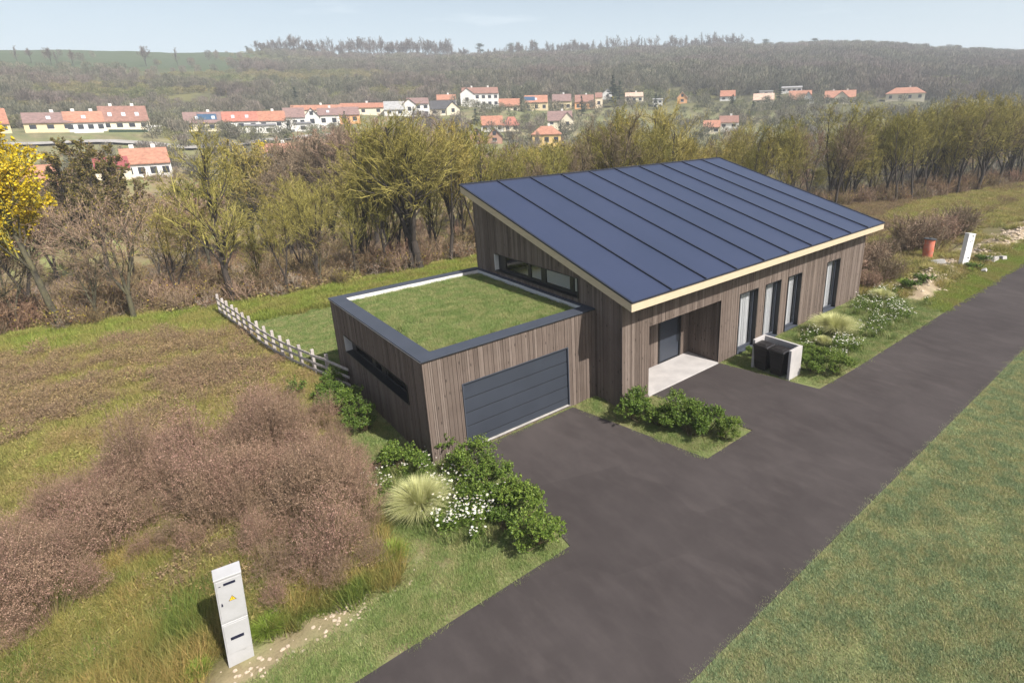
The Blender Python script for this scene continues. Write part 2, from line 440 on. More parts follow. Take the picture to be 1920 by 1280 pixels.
# (plan distance, frame row at which the ground there is seen) along several directions
PROF = {
    -500: [(60, None, -3), (100, None, -8), (150, None, -3), (185, 262, 0), (215, 240, 0), (330, 170, 0), (450, 120, 0), (560, 92, 0), (900, None, 60)],
    0:    [(60, None, -4.5), (92, None, -8), (140, None, -3.5), (185, 256, 0), (215, 235, 0), (330, 165, 0), (440, 122, 0), (560, 93, 0), (900, None, 55)],
    500:  [(60, None, -4.5), (95, None, -8), (140, None, -3.5), (185, 246, 0), (225, 228, 0), (330, 165, 0), (440, 125, 0), (560, 102, 0), (900, None, 50)],
    900:  [(64, None, -5), (105, None, -8), (150, None, -2.5), (190, 246, 0), (235, 200, 0), (330, 158, 0), (440, 126, 0), (560, 113, 0), (900, None, 50)],
    1300: [(80, None, -5), (120, None, -8), (160, None, -4), (200, 244, 0), (260, 190, 0), (360, 145, 0), (480, 112, 0), (590, 98, 0), (900, None, 60)],
    1600: [(92, None, -4), (130, None, -8), (175, None, -5), (215, 232, 0), (280, 198, 0), (380, 150, 0), (500, 112, 0), (620, 96, 0), (900, None, 70)],
    1900: [(120, None, -3), (160, None, -7), (200, None, -4), (240, 215, 0), (310, 192, 0), (410, 160, 0), (520, 132, 0), (650, 117, 0), (950, None, 60)],
    2400: [(150, None, -2), (190, None, -5), (230, None, -4), (270, None, 4), (330, None, 12), (430, None, 30), (540, None, 45), (660, None, 55), (950, None, 50)],
}
PU = sorted(PROF)
PAZ = np.array([azim(u) for u in PU])
PR = []; PZ = []
for u in PU:
    rr = []; zz = []
    for r, v, z in PROF[u]:
        rr.append(r); zz.append(z if v is None else at(u, v, r)[2])
    PR.append(rr); PZ.append(zz)
PR = np.array(PR, float); PZ = np.array(PZ, float)
BUMPS = []                                                      # (x, y, z, radius): levelled house plots
HEAPS = [(29.5, -2.6, .42, 2.1, .8), (26.8, -3.0, .22, 1.6, .6), (38.0, -3.0, .38, 2.6, .8), (43.5, -2.9, .5, 2.6, .8), (49, -3.0, .45, 3, .8), (32.0, -1.5, .3, 1.2, .5)]
def edge_side(x, y):
    """signed distance beyond the field edge (positive = valley side)"""
    best = np.full(x.shape, 1e9); sgn = np.zeros(x.shape)
    for i in range(len(EDGE) - 1):
        a = EDGE[i]; b = EDGE[i + 1]; d = b - a; L = d @ d
        t = np.clip(((x - a[0]) * d[0] + (y - a[1]) * d[1]) / L, 0, 1)
        dx = x - (a[0] + t * d[0]); dy = y - (a[1] + t * d[1]); dist = np.hypot(dx, dy)
        s_ = np.sign(d[0] * (y - a[1]) - d[1] * (x - a[0]))
        m_ = dist < best
        best = np.where(m_, dist, best); sgn = np.where(m_, s_, sgn)
    return best * sgn
def terrain_z(x, y):
    x = np.asarray(x, float); y = np.asarray(y, float)
    dx = x - CX; dy = y - CY; r = np.hypot(dx, dy); az = np.arctan2(dx, dy)
    azc = np.clip(az, PAZ[0], PAZ[-1])
    i = np.clip(np.searchsorted(PAZ, azc) - 1, 0, len(PAZ) - 2)
    t = (azc - PAZ[i]) / (PAZ[i + 1] - PAZ[i])
    rp = PR[i] * (1 - t)[..., None] + PR[i + 1] * t[..., None]
    zp = PZ[i] * (1 - t)[..., None] + PZ[i + 1] * t[..., None]
    es = edge_side(x, y)
    # from the field edge the ground falls towards the valley floor
    z = np.full(x.shape, 0.0)
    first = -np.minimum(3.2, np.maximum(es, 0) * .22)
    k = np.clip((r - rp[..., 0] * .9) / (rp[..., 0] * .15), 0, 1)
    zfar = zp[..., 0]
    for j in range(rp.shape[-1] - 1):
        f = np.clip((r - rp[..., j]) / (rp[..., j + 1] - rp[..., j]), 0, 1)
        f = f if j > 4 else f * f * (3 - 2 * f)
        zfar = zfar + (zp[..., j + 1] - zp[..., j]) * f
    zfar = np.where(r > rp[..., -1], zp[..., -1], zfar)
    z = np.where(es > 0, first * (1 - k) + zfar * k * sstep(0, 14, es) + first * k * (1 - sstep(0, 14, es)), 0)
    rough_ = sstep(3, 30, es) * (fbm(x * .03, y * .03, 3) - .5) * np.clip(r * .012, 0, 4)
    z = z + rough_
    vis = sstep(-.55, -.35, az) * (1 - sstep(1.75, 1.95, az))     # behind and beside the view: the level field
    z = z * vis
    # heaps of excavated soil beside the road
    for mx, my, mh, sx, sy in HEAPS:
        e_ = np.exp(-((x - mx) / sx) ** 2 - ((y - my) / sy) ** 2)
        z = z + mh * e_ * (.2 + 1.6 * fbm(x * 1.6, y * 1.6, 4)) + mh * .7 * (fbm(x * 2.6, y * 3.2, 8) - .5) * e_
    for bx, by, bz, br in BUMPS:
        w = np.exp(-(((x - bx) ** 2 + (y - by) ** 2) / br ** 2) ** 1.5)
        z = z * (1 - w) + bz * w
    return z

def tz(x, y): return float(terrain_z(np.array([x]), np.array([y]))[0])

# asphalt outline: access road with two aprons
ROAD = [(-60, -8.62), (-60, -4.9), (0.9, -4.9), (1.3, -1.9), (0.75, -0.06), (5.0, -0.10), (5.35, -1.9), (5.9, -4.9), (8.1, -4.9), (7.55, -1.32), (11.38, -1.32), (12.1, -4.95), (14.5, -5.05), (40, -5.25), (170, -5.6), (170, -9.4), (40, -8.75)]
def poly_in(px, py, poly):
    inside = np.zeros(px.shape, bool); n = len(poly)
    for i in range(n):
        x1, y1 = poly[i]; x2, y2 = poly[(i + 1) % n]
        c = ((y1 > py) != (y2 > py)) & (px < (x2 - x1) * (py - y1) / ((y2 - y1) if y2 != y1 else 1e-9) + x1)
        inside ^= c
    return inside
def in_building(x, y, m_=0.0):
    return ((x > -m_) & (x < 6.12) & (y > -m_) & (y < 7.6 + m_)) | ((x > 6.1 - m_) & (x < 23.3 + m_) & (y > -1.3 - m_) & (y < 7.5 + m_))

def zone_colours(x, y):
    n = len(x); c = np.zeros((n, 3))
    r = np.hypot(x - CX, y - CY); es = edge_side(x, y)
    n1 = fbm(x * .35, y * .35, 1); n2 = fbm(x * .08, y * .08, 5); n3 = fbm(x * 1.3, y * 1.3, 9)
    def mixin(w, colr):
        nonlocal c
        c = c * (1 - w[:, None]) + np.array(colr) * w[:, None]
    c[:] = (.13, .12, .05)                                                   # weedy field
    mixin(sstep(.45, .6, n1), (.12, .085, .05)); mixin(sstep(.5, .65, n2) * .6, (.11, .13, .04))
    mixin(sstep(-5.5, -3.5, es + (n1 - .5) * 3) * (es < 6), (.21, .28, .06))              # fresh grass by the edge
    gard = sstep(-2.3, -1.2, x + (n3 - .5)) * (y > 6) * (x < 30) * (es < 0)
    mixin(gard * .9, (.19, .25, .08))
    verge = ((x > -6.5 + n3 * 2) & (y < -2.7 - (n1 - .5) * 1.2) & (y > -8)) | ((x > -2.6 + n3 * .8) & (x < 2) & (y < 8)) | ((x > 4) & (x < 24 + 3 * n1) & (y < 0)) | ((x >= 24) & (y < -4.2) & (y > -8))
    mixin(verge * .92, (.20, .24, .09)); mixin(verge * sstep(.5, .62, n3) * .7, (.24, .20, .11))
    lawn = (y < -8).astype(float); mixin(lawn, (.19, .22, .09)); mixin(lawn * sstep(.48, .62, n3) * .4, (.22, .21, .10))
    soil = sstep(24.5, 27, x + n3 * 2) * sstep(-4.3, -3.7, y + (n1 - .5) * 1.4) * (1 - sstep(-2.2, -1.2, y + (n3 - .5) * 2.5)) * (x < 75) * sstep(.30, .42, n3 + .1 * (x < 47))
    mixin(soil * .95, (.46, .37, .26)); mixin(soil * sstep(.45, .6, fbm(x * 3, y * 3, 6)) * .6, (.30, .22, .15))
    grav = np.exp(-(((x + 3.3) / 1.5) ** 2 + ((y + 3.05 - (x + 3.3) * .05) / .42) ** 2) ** 1.5) + np.exp(-(((x + 5.2) / 1.0) ** 2 + ((y + 3.4) / .35) ** 2) ** 1.5)
    mixin(np.clip(grav, 0, 1) * .8, (.38, .29, .19))
    beyond = sstep(1, 6, es)
    mixin(beyond, (.22, .20, .09)); mixin(beyond * sstep(.42, .6, n2), (.22, .165, .10)); mixin(beyond * sstep(.52, .62, n1) * .7, (.20, .25, .08))
    az = np.arctan2(x - CX, y - CY); azn = np.interp(az, PAZ, PU)
    far = sstep(150, 175, r) * (es > 0)
    mixin(far * .8, (.19, .22, .10)); mixin(far * sstep(.48, .58, n1) * .8, (.27, .23, .14)); mixin(far * sstep(.5, .56, n3) * .5, (.12, .13, .07))
    hill = sstep(225, 255, r) * (es > 0)
    mixin(hill, (.10, .105, .055)); mixin(hill * sstep(.5, .62, n2), (.15, .15, .06))
    crest = sstep(385, 420, r + 40 * (n1 - .5)) * (1 - sstep(430, 640, azn + 120 * (n2 - .5))) * (es > 0)
    mixin(crest, (.045, .085, .038))
    mixin((1 - sstep(-.5, -.3, az)) * (es > 0), (.12, .12, .06))
    return np.clip(c, 0, 1)

def build_terrain():
    az0 = -0.62; az1 = 1.95
    angs = np.concatenate([np.linspace(az0, az1, 340), np.linspace(az1, az0 + 2 * math.pi, 90)[1:-1]])
    rad = np.concatenate([[0.02], np.arange(.5, 10, .5), np.arange(10, 60, .28), np.arange(60, 130, 1.0), np.arange(130, 320, 2.2), np.arange(320, 700, 5), np.geomspace(700, 4200, 20)])
    A, Rr = np.meshgrid(angs, rad)
    X = CX + np.sin(A) * Rr; Y = CY + np.cos(A) * Rr
    Z = terrain_z(X, Y)
    near = (1 - sstep(0, 1.5, edge_side(X, Y)))
    road_d = poly_in(X, Y, ROAD) | in_building(X, Y, .3)
    Z = Z + near * (fbm(X * .7, Y * .7, 11) - .5) * .10 * (~road_d) * sstep(-3.8, 1, Y) * (~((X > -2) & (X < 24) & (Y < 8)))
    nr, na = A.shape
    V = np.stack([X, Y, Z], -1).reshape(-1, 3)
    ii, jj = np.meshgrid(np.arange(nr - 1), np.arange(na), indexing='ij'); j2 = (jj + 1) % na
    F = np.stack([ii * na + jj, ii * na + j2, (ii + 1) * na + j2, (ii + 1) * na + jj], -1).reshape(-1, 4)[:, ::-1]
    g = G(); g.add(V, F)
    o = g.build('ground', MT['ground'], smooth=True)
    ca = o.data.color_attributes.new('zone', 'FLOAT_COLOR', 'POINT')
    c = zone_colours(V[:, 0], V[:, 1]); c = np.concatenate([c, np.ones((len(c), 1))], 1)
    ca.data.foreach_set('color', c.astype(np.float32).ravel())
    tag(o, kind='structure'); return o

def build_road():
    import mathutils.geometry as mg
    tris = mg.tessellate_polygon([[Vector((p[0], p[1], 0)) for p in ROAD]])
    n = len(ROAD)
    V = [(p[0], p[1], .022) for p in ROAD] + [(p[0], p[1], -.08) for p in ROAD]
    g = G(); T = []
    for t in tris:
        a, b, c = [Vector(V[k]) for k in t]
        T.append(t if (b - a).cross(c - a).z > 0 else (t[0], t[2], t[1]))
    g.V.append(np.array(V, float)); g.F.append((np.array(T), 0))
    g.F.append((np.array([[i, n + i, n + (i + 1) % n, (i + 1) % n] for i in range(n)]), 0)); g.n += 2 * n
    o = g.build('road', MT['asphalt']); tag(o, kind='structure')

# ------------------------------------------------------------------ walls
def wall_cells(g, org, du, nrm, L, ztop, openings, t, z0=0.0, mi=0, out=0.0):
    """a wall with rectangular openings; ztop(u) may slope; thickness t inwards from the plane"""
    org = np.array(org, float); du = np.array(du, float); nrm = np.array(nrm, float)
    us = sorted({0.0, L} | {o[0] for o in openings} | {o[1] for o in openings})
    for a, b in zip(us[:-1], us[1:]):
        if b - a < 1e-6: continue
        holes = sorted([(o[2], o[3]) for o in openings if o[0] < b - 1e-6 and o[1] > a + 1e-6])
        z = z0; segs = []
        for h0, h1 in holes:
            if h0 > z + 1e-6: segs.append((z, z, h0, h0))
            z = h1
        segs.append((z, z, ztop(a), ztop(b)))
        for za, zb, zc, zd in segs:
            if min(zc - za, zd - zb) < .003: continue
            pa = org + du * a + nrm * out; pb = org + du * b + nrm * out; qa = pa - nrm * t; qb = pb - nrm * t
            up = np.array([0, 0, 1.0])
            V = [qa + up * za, qb + up * zb, pb + up * zb, pa + up * za, qa + up * zc, qb + up * zd, pb + up * zd, pa + up * zc]
            g.hexa(V, mi)
def boards(g, org, du, nrm, L, ztop, openings, seed, z0=0.0, tmin=.020, tmax=.034, mi=0):
    rng = random.Random(seed); u = 0.0
    cuts = sorted({o[0] for o in openings} | {o[1] for o in openings} | {L})
    org = np.array(org, float); du = np.array(du, float); nrm = np.array(nrm, float); up = np.array([0, 0, 1.0])
    while u < L - .004:
        w = rng.choice([.055, .07, .09, .11, .13, .14]); e = min(u + w, L)
        for c in cuts:
            if u + 1e-6 < c < e + .02: e = c; break
        t = rng.uniform(tmin, tmax); a = u + .0048; b = e - .0048
        if b > a:
            mid = (a + b) / 2
            holes = sorted([(o[2], o[3]) for o in openings if o[0] < mid < o[1]])
            z = z0; segs = []
            for h0, h1 in holes:
                if h0 > z + .01: segs.append((z, z, h0, h0))
                z = h1
            segs.append((z, z, ztop(a), ztop(b)))
            for za, zb, zc, zd in segs:
                if min(zc - za, zd - zb) < .01: continue
                pa = org + du * a; pb = org + du * b
                V = [pa + up * za, pb + up * zb, pb + nrm * t + up * zb, pa + nrm * t + up * za, pa + up * zc, pb + up * zd, pb + nrm * t + up * zd, pa + nrm * t + up * zc]
                g.hexa(V, mi)
        u = e

# ------------------------------------------------------------------ the house
HX0, HX1, HY0, HY1 = 6.12, 23.25, -1.29, 7.50
RX0, RX1, RY0, RY1, RZ0, RZ1, RT = 5.82, 23.42, -1.99, 7.864, 3.94, 6.683, .30
SL = (RZ1 - RZ0) / (RY1 - RY0)
def roof_under(y): return RZ0 + (y - RY0) * SL - RT
def soffit(y): return roof_under(y) - .004

PORCH = (7.38, 11.32, 0.0, 2.58)
WINS = [(12.5, 13.76, .07, 2.55), (14.29, 15.47, .07, 2.55), (16.05, 17.16, .07, 2.53), (19.43, 20.70, .07, 2.54)]
def build_house():
    h = thing('timber_house', 'long grey-brown timber-clad house with a dark blue standing-seam monopitch roof', 'house', (HX0, HY0, 0))
    def b(g, name, mats, parent=h, **kw):
        o = g.build(name, mats, **kw); o.parent = parent
        if parent is h: o.matrix_parent_inverse = Matrix.Translation((-HX0, -HY0, 0))
        return o
    fop = [(PORCH[0] - HX0, PORCH[1] - HX0, 0.0, PORCH[3])] + [(w[0] - HX0, w[1] - HX0, w[2], w[3]) for w in WINS]
    CL = [(HY1 - 6.05, HY1 - .82, 3.34, 4.07)]                       # clerestory on the gable, u measured from the back
    Lx = HX1 - HX0; Ly = HY1 - HY0
    zf = lambda u: soffit(HY0) - .0
    zg_b = lambda u: soffit(HY1 - u)      # gable, u from back to front
    zg_f = lambda u: soffit(HY0 + u)
    T1, T2 = .03, .24
    # structural wall: dark membrane outside, plaster inside
    g = G()
    wall_cells(g, (HX0 + .035, HY0 + .035, 0), (1, 0, 0), (0, -1, 0), Lx - .07, lambda u: soffit(HY0 + .035), [(o[0] - .035, o[1] - .035, o[2], o[3]) for o in fop], T1, z0=-.3)
    wall_cells(g, (HX0 + .035, HY1 - .035, 0), (0, -1, 0), (-1, 0, 0), Ly - .07, lambda u: soffit(HY1 - .035 - u), [(o[0] - .035, o[1] - .035, o[2], o[3]) for o in CL], T1, z0=-.3)
    wall_cells(g, (HX1 - .035, HY0 + .035, 0), (0, 1, 0), (1, 0, 0), Ly - .07, lambda u: soffit(HY0 + .035 + u), [], T1, z0=-.3)
    RW = [(3.0, 8.0, .1, 2.6), (9.5, 15.5, .1, 2.8)]  # rear openings added out of view to let daylight into the rooms
    wall_cells(g, (HX1 - .035, HY1 - .035, 0), (-1, 0, 0), (0, 1, 0), Lx - .07, lambda u: soffit(HY1 - .035), RW, T1, z0=-.3)
    b(g, 'wall', MT['membrane'])
    g = G()
    wall_cells(g, (HX0 + .07, HY0 + .07, 0), (1, 0, 0), (0, -1, 0), Lx - .14, lambda u: soffit(HY0 + .07), [(fop[0][0] - .13, fop[0][1] - .01, 0, fop[0][3] + .07)] + [(o[0] - .07, o[1] - .07, o[2] - .06, o[3]) for o in fop[1:]], T2)
    wall_cells(g, (HX0 + .07, HY1 - .07, 0), (0, -1, 0), (-1, 0, 0), Ly - .14, lambda u: soffit(HY1 - .07 - u) - .002, [(o[0] - .07, o[1] - .07, o[2], o[3]) for o in CL], T2 - .01)
    g.box(HX0 + .32, HY0 + .32, -.02, HX1 - .1, HY1 - .1, .03)                   # floor
    b(g, 'interior_wall', MT['plaster'])
    # cladding
    g = G()
    boards(g, (HX0, HY0 + .03, 0), (1, 0, 0), (0, -1, 0), Lx, lambda u: soffit(HY0), fop, 1, z0=-.05)
    b(g, 'front_cladding', MT['clad'])
    g = G(); boards(g, (HX0 + .03, HY1, 0), (0, -1, 0), (-1, 0, 0), Ly - .002, zg_b, CL, 2, z0=-.05); b(g, 'gable_cladding', MT['clad'])
    g = G(); boards(g, (HX1 - .03, HY0, 0), (0, 1, 0), (1, 0, 0), Ly, zg_f, [], 3, z0=-.05)
    b(g, 'gable_cladding', MT['clad'])
    g = G(); boards(g, (HX1 - .04, HY1 - .03, 0), (-1, 0, 0), (0, 1, 0), Lx - .08, lambda u: soffit(HY1), RW, 4, z0=-.05); b(g, 'rear_cladding', MT['clad'])
    # roof
    g = G()
    def slab(g, x0, x1, y0, y1, zt0, zt1, t, mi=0):
        g.hexa([(x0, y0, zt0 - t), (x1, y0, zt0 - t), (x1, y1, zt1 - t), (x0, y1, zt1 - t), (x0, y0, zt0), (x1, y0, zt0), (x1, y1, zt1), (x0, y1, zt1)], mi)
    zr = lambda y: RZ0 + (y - RY0) * SL
    slab(g, RX0 - .012, RX1 + .012, RY0 - .015, RY1 + .01, zr(RY0 - .015), zr(RY1 + .01), .03)
    roof = b(g, 'roof', MT['roof'])
    g = G(); slab(g, RX0 + .03, RX1 - .03, RY0 + .03, RY1 - .03, zr(RY0 + .03) - .034, zr(RY1 - .03) - .034, RT - .036)
    o = b(g, 'soffit', MT['fascia']); 
    def child(g, name, mats, par):
        o = g.build(name, mats); o.parent = par; return o
    g = G()
    g.box(RX0, RY0, RZ0 - RT - .005, RX1, RY0 + .028, RZ0 - .033)
    slab(g, RX0, RX0 + .028, RY0 + .03, RY1, zr(RY0 + .03) - .036, zr(RY1) - .036, RT - .03)
    slab(g, RX1 - .028, RX1, RY0 + .03, RY1, zr(RY0 + .03) - .036, zr(RY1) - .036, RT - .03)
    g.box(RX0 + .03, RY1 - .028, zr(RY1) - RT, RX1 - .03, RY1, zr(RY1) - .04)
    child(g, 'fascia', MT['fascia'], roof)
    for k in range(9):
        x = 7.62 + 1.75 * k; g = G()
        slab(g, x - .022, x + .022, RY0 - .01, RY1 + .005, zr(RY0 - .01) + .05, zr(RY1 + .005) + .05, .048)
        child(g, 'roof_seam', MT['seam'], roof)
    g = G()
    slab(g, RX0 - .03, RX0 + .035, RY0 - .03, RY1 + .03, zr(RY0 - .03) + .03, zr(RY1 + .03) + .03, .055)
    slab(g, RX1 - .035, RX1 + .03, RY0 - .03, RY1 + .03, zr(RY0 - .03) + .03, zr(RY1 + .03) + .03, .055)
    slab(g, RX0 + .037, RX1 - .037, RY1 - .03, RY1 + .03, zr(RY1 - .03) + .045, zr(RY1 + .03) + .045, .06)
    slab(g, RX0 + .037, RX1 - .037, RY0 - .035, RY0 + .012, zr(RY0 - .03) + .008, zr(RY0 + .01) + .008, .028)
    child(g, 'edge_trim', MT['seam'], roof)
    # porch
    x0, x1, _, pz = PORCH; yb = .18
    g = G(); g.box(x0 + .004, HY0 - .02, -.2, x1 - .004, yb - .004, .06); b(g, 'porch_slab', MT['concrete'], bevel=.008)
    g = G()
    dop = [(9.50 - x0, 10.78 - x0, .06, 2.28)]
    g.box(x0 - .05, HY0 + .32, -.1, x0 - .022, yb + .1, pz + .1); g.box(x1 + .022, HY0 + .32, -.1, x1 + .05, yb + .1, pz + .1)
    wall_cells(g, (x0 - .02, yb + .022, 0), (1, 0, 0), (0, -1, 0), x1 - x0 + .04, lambda u: pz + .1, [(o[0] + .02, o[1] + .02, o[2], o[3]) for o in dop], .1)
    g.box(x0 - .02, HY0 + .04, pz + .02, x1 + .02, yb + .12, pz + .06)
    b(g, 'porch_wall', MT['membrane'])
    g = G()
    boards(g, (x0, yb + .02, 0), (1, 0, 0), (0, -1, 0), x1 - x0, lambda u: pz + .018, dop, 21, z0=.0, tmin=.012, tmax=.02)
    boards(g, (x0 - .02, HY0 + .036, 0), (0, 1, 0), (1, 0, 0), yb - HY0 - .03, lambda u: pz + .018, [], 22, z0=.0, tmin=.010, tmax=.018)
    boards(g, (x1 + .02, HY0 + .036, 0), (0, 1, 0), (-1, 0, 0), yb - HY0 - .03, lambda u: pz + .018, [], 23, z0=.0, tmin=.010, tmax=.018)
    for k in range(12):
        a = x0 + (x1 - x0) * k / 12
        g.box(a + .003, HY0 + .04, pz - .004, a + (x1 - x0) / 12 - .003, yb - .01, pz + .016)
    b(g, 'porch_cladding', MT['clad'])
    # entrance door
    g = G(); g.box(9.58, yb + .01, .10, 10.70, yb + .055, 2.2); dr = b(g, 'front_door', MT['door'], bevel=.004)
    g = G()
    g.box(9.50, yb - .03, .062, 9.575, yb + .09, 2.28); g.box(10.705, yb - .03, .062, 10.78, yb + .09, 2.28)
    g.box(9.577, yb - .028, 2.205, 10.703, yb + .088, 2.278); g.box(9.577, yb - .028, .064, 10.703, yb + .088, .097)
    child(g, 'door_frame', MT['black'], dr)
    g = G(); g.tubes([(10.60, yb - .035, .7)], [(10.60, yb - .035, 1.7)], .014, .014, 8); g.tubes([(10.60, yb + .02, .8), (10.60, yb + .02, 1.6)], [(10.60, yb - .035, .8), (10.60, yb - .035, 1.6)], .008, .008, 6)
    child(g, 'handle', MT['black'], dr)
    # tall windows
    for i, (a, c, z0, z1) in enumerate(WINS):
        y = HY0; d = .235
        g = G()                                                 # lining of the deep reveal and the frame
        g.box(a + .002, y - .025, z0 + .002, a + .03, y + d, z1 - .002); g.box(c - .03, y - .025, z0 + .002, c - .002, y + d, z1 - .002)
        g.box(a + .032, y - .025, z1 - .03, c - .032, y + d, z1 - .002)
        w = b(g, 'window', MT['black'])
        g = G()
        f = .065; ym = y + .15
        g.box(a + .032, ym, z0 + .04, a + .032 + f, ym + .07, z1 - .032); g.box(c - .032 - f, ym, z0 + .04, c - .032, ym + .07, z1 - .032)
        g.box(a + .034 + f, ym + .003, z1 - .032 - f, c - .034 - f, ym + .067, z1 - .033); g.box(a + .034 + f, ym + .003, z0 + .04, c - .034 - f, ym + .067, z0 + .04 + f)
        child(g, 'frame', MT['anthra'], w)
        g = G(); g.box(a + .11, ym + .03, z0 + .11, c - .11, ym + .036, z1 - .11); child(g, 'glass', MT['glass'], w)
        g = G(); g.box(a + .001, y - .05, z0 - .03, c - .001, y + d, z0 + .001); child(g, 'sill', MT['anthra'], w)
        # curtain: pleated sheet just inside
        g = G(); n = 60; xs = np.linspace(a + .06, c - .06, n); off = .02 * np.sin(np.linspace(0, 38, n)) + .012 * np.sin(np.linspace(0, 91, n) + i)
        V = []; 
        for k in range(n): V += [(xs[k], ym + .17 + off[k], z0 + .02), (xs[k], ym + .17 + off[k], z1 - .04)]
        g.add(V, [(2 * k, 2 * k + 2, 2 * k + 3, 2 * k + 1) for k in range(n - 1)])
        child(g, 'curtain', MT['curtain'], w)
    for a_, b_, z0, z1 in RW:  # frames and glass of the added, unseen daylight openings
        xa = HX1 - .035 - b_; xb = HX1 - .035 - a_; g = G()
        for q0, q1 in ((xa, xa + .07), (xb - .07, xb), ((xa + xb) / 2 - .035, (xa + xb) / 2 + .035)): g.box(q0, HY1 - .14, z0, q1, HY1 - .07, z1)
        g.box(xa, HY1 - .138, z0 + .001, xb, HY1 - .072, z0 + .07); g.box(xa, HY1 - .138, z1 - .07, xb, HY1 - .072, z1 - .001)
        w = b(g, 'added_daylight_window', MT['black']); g = G(); g.add([(xa, HY1 - .1, z0), (xb, HY1 - .1, z0), (xb, HY1 - .1, z1), (xa, HY1 - .1, z1)], [(0, 1, 2, 3)]); child(g, 'glass', MT['glass'], w); g = G(); g.add([(xa, HY1 - .36, z0), (xb, HY1 - .36, z0), (xb, HY1 - .36, z1 + .1), (xa, HY1 - .36, z1 + .1)], [(0, 1, 2, 3)]); child(g, 'curtain', MT['sheer'], w)  # curtain here: added translucent sheet, pale backing that still passes daylight
    # clerestory strip above the green roof
    y0, y1, z0, z1 = .82, 6.05, 3.34, 4.07; X = HX0
    g = G()
    g.box(X - .02, y0 + .002, z0 + .002, X + .24, y1 - .002, z0 + .03)
    g.box(X - .02, y0 + .002, z1 - .025, X + .24, y1 - .002, z1 - .002)
    g.box(X - .02, y0 + .002, z0 + .032, X + .24, y0 + .03, z1 - .027)
    cw = b(g, 'clerestory_window', MT['black'])
    g = G(); g.box(X - .018, y1 - .03, z0 + .032, X + .24, y1 - .002, z1 - .027); child(g, 'side_reveal', MT['white'], cw)
    g = G()
    P_ = [(5.50, 3.98), (3.80, 3.14), (2.86, 1.46), (1.26, .90)]
    xs = X + .17
    ed = [y1 - .032] + [q for p in P_ for q in p] + [y0 + .032]
    for k in range(0, len(ed), 2):
        if ed[k] - ed[k + 1] > .005: g.box(xs, ed[k + 1], z0 + .032, xs + .06, ed[k], z1 - .027)
    for p in P_: g.box(xs + .002, p[1], z0 + .032, xs + .058, p[0], z0 + .13); g.box(xs + .002, p[1], z1 - .07, xs + .058, p[0], z1 - .027)
    child(g, 'frame', MT['black'], cw)
    for p in P_:
        g = G(); g.box(xs + .02, p[1] + .002, z0 + .132, xs + .026, p[0] - .002, z1 - .072); child(g, 'pane', MT['glass'], cw)
    return h

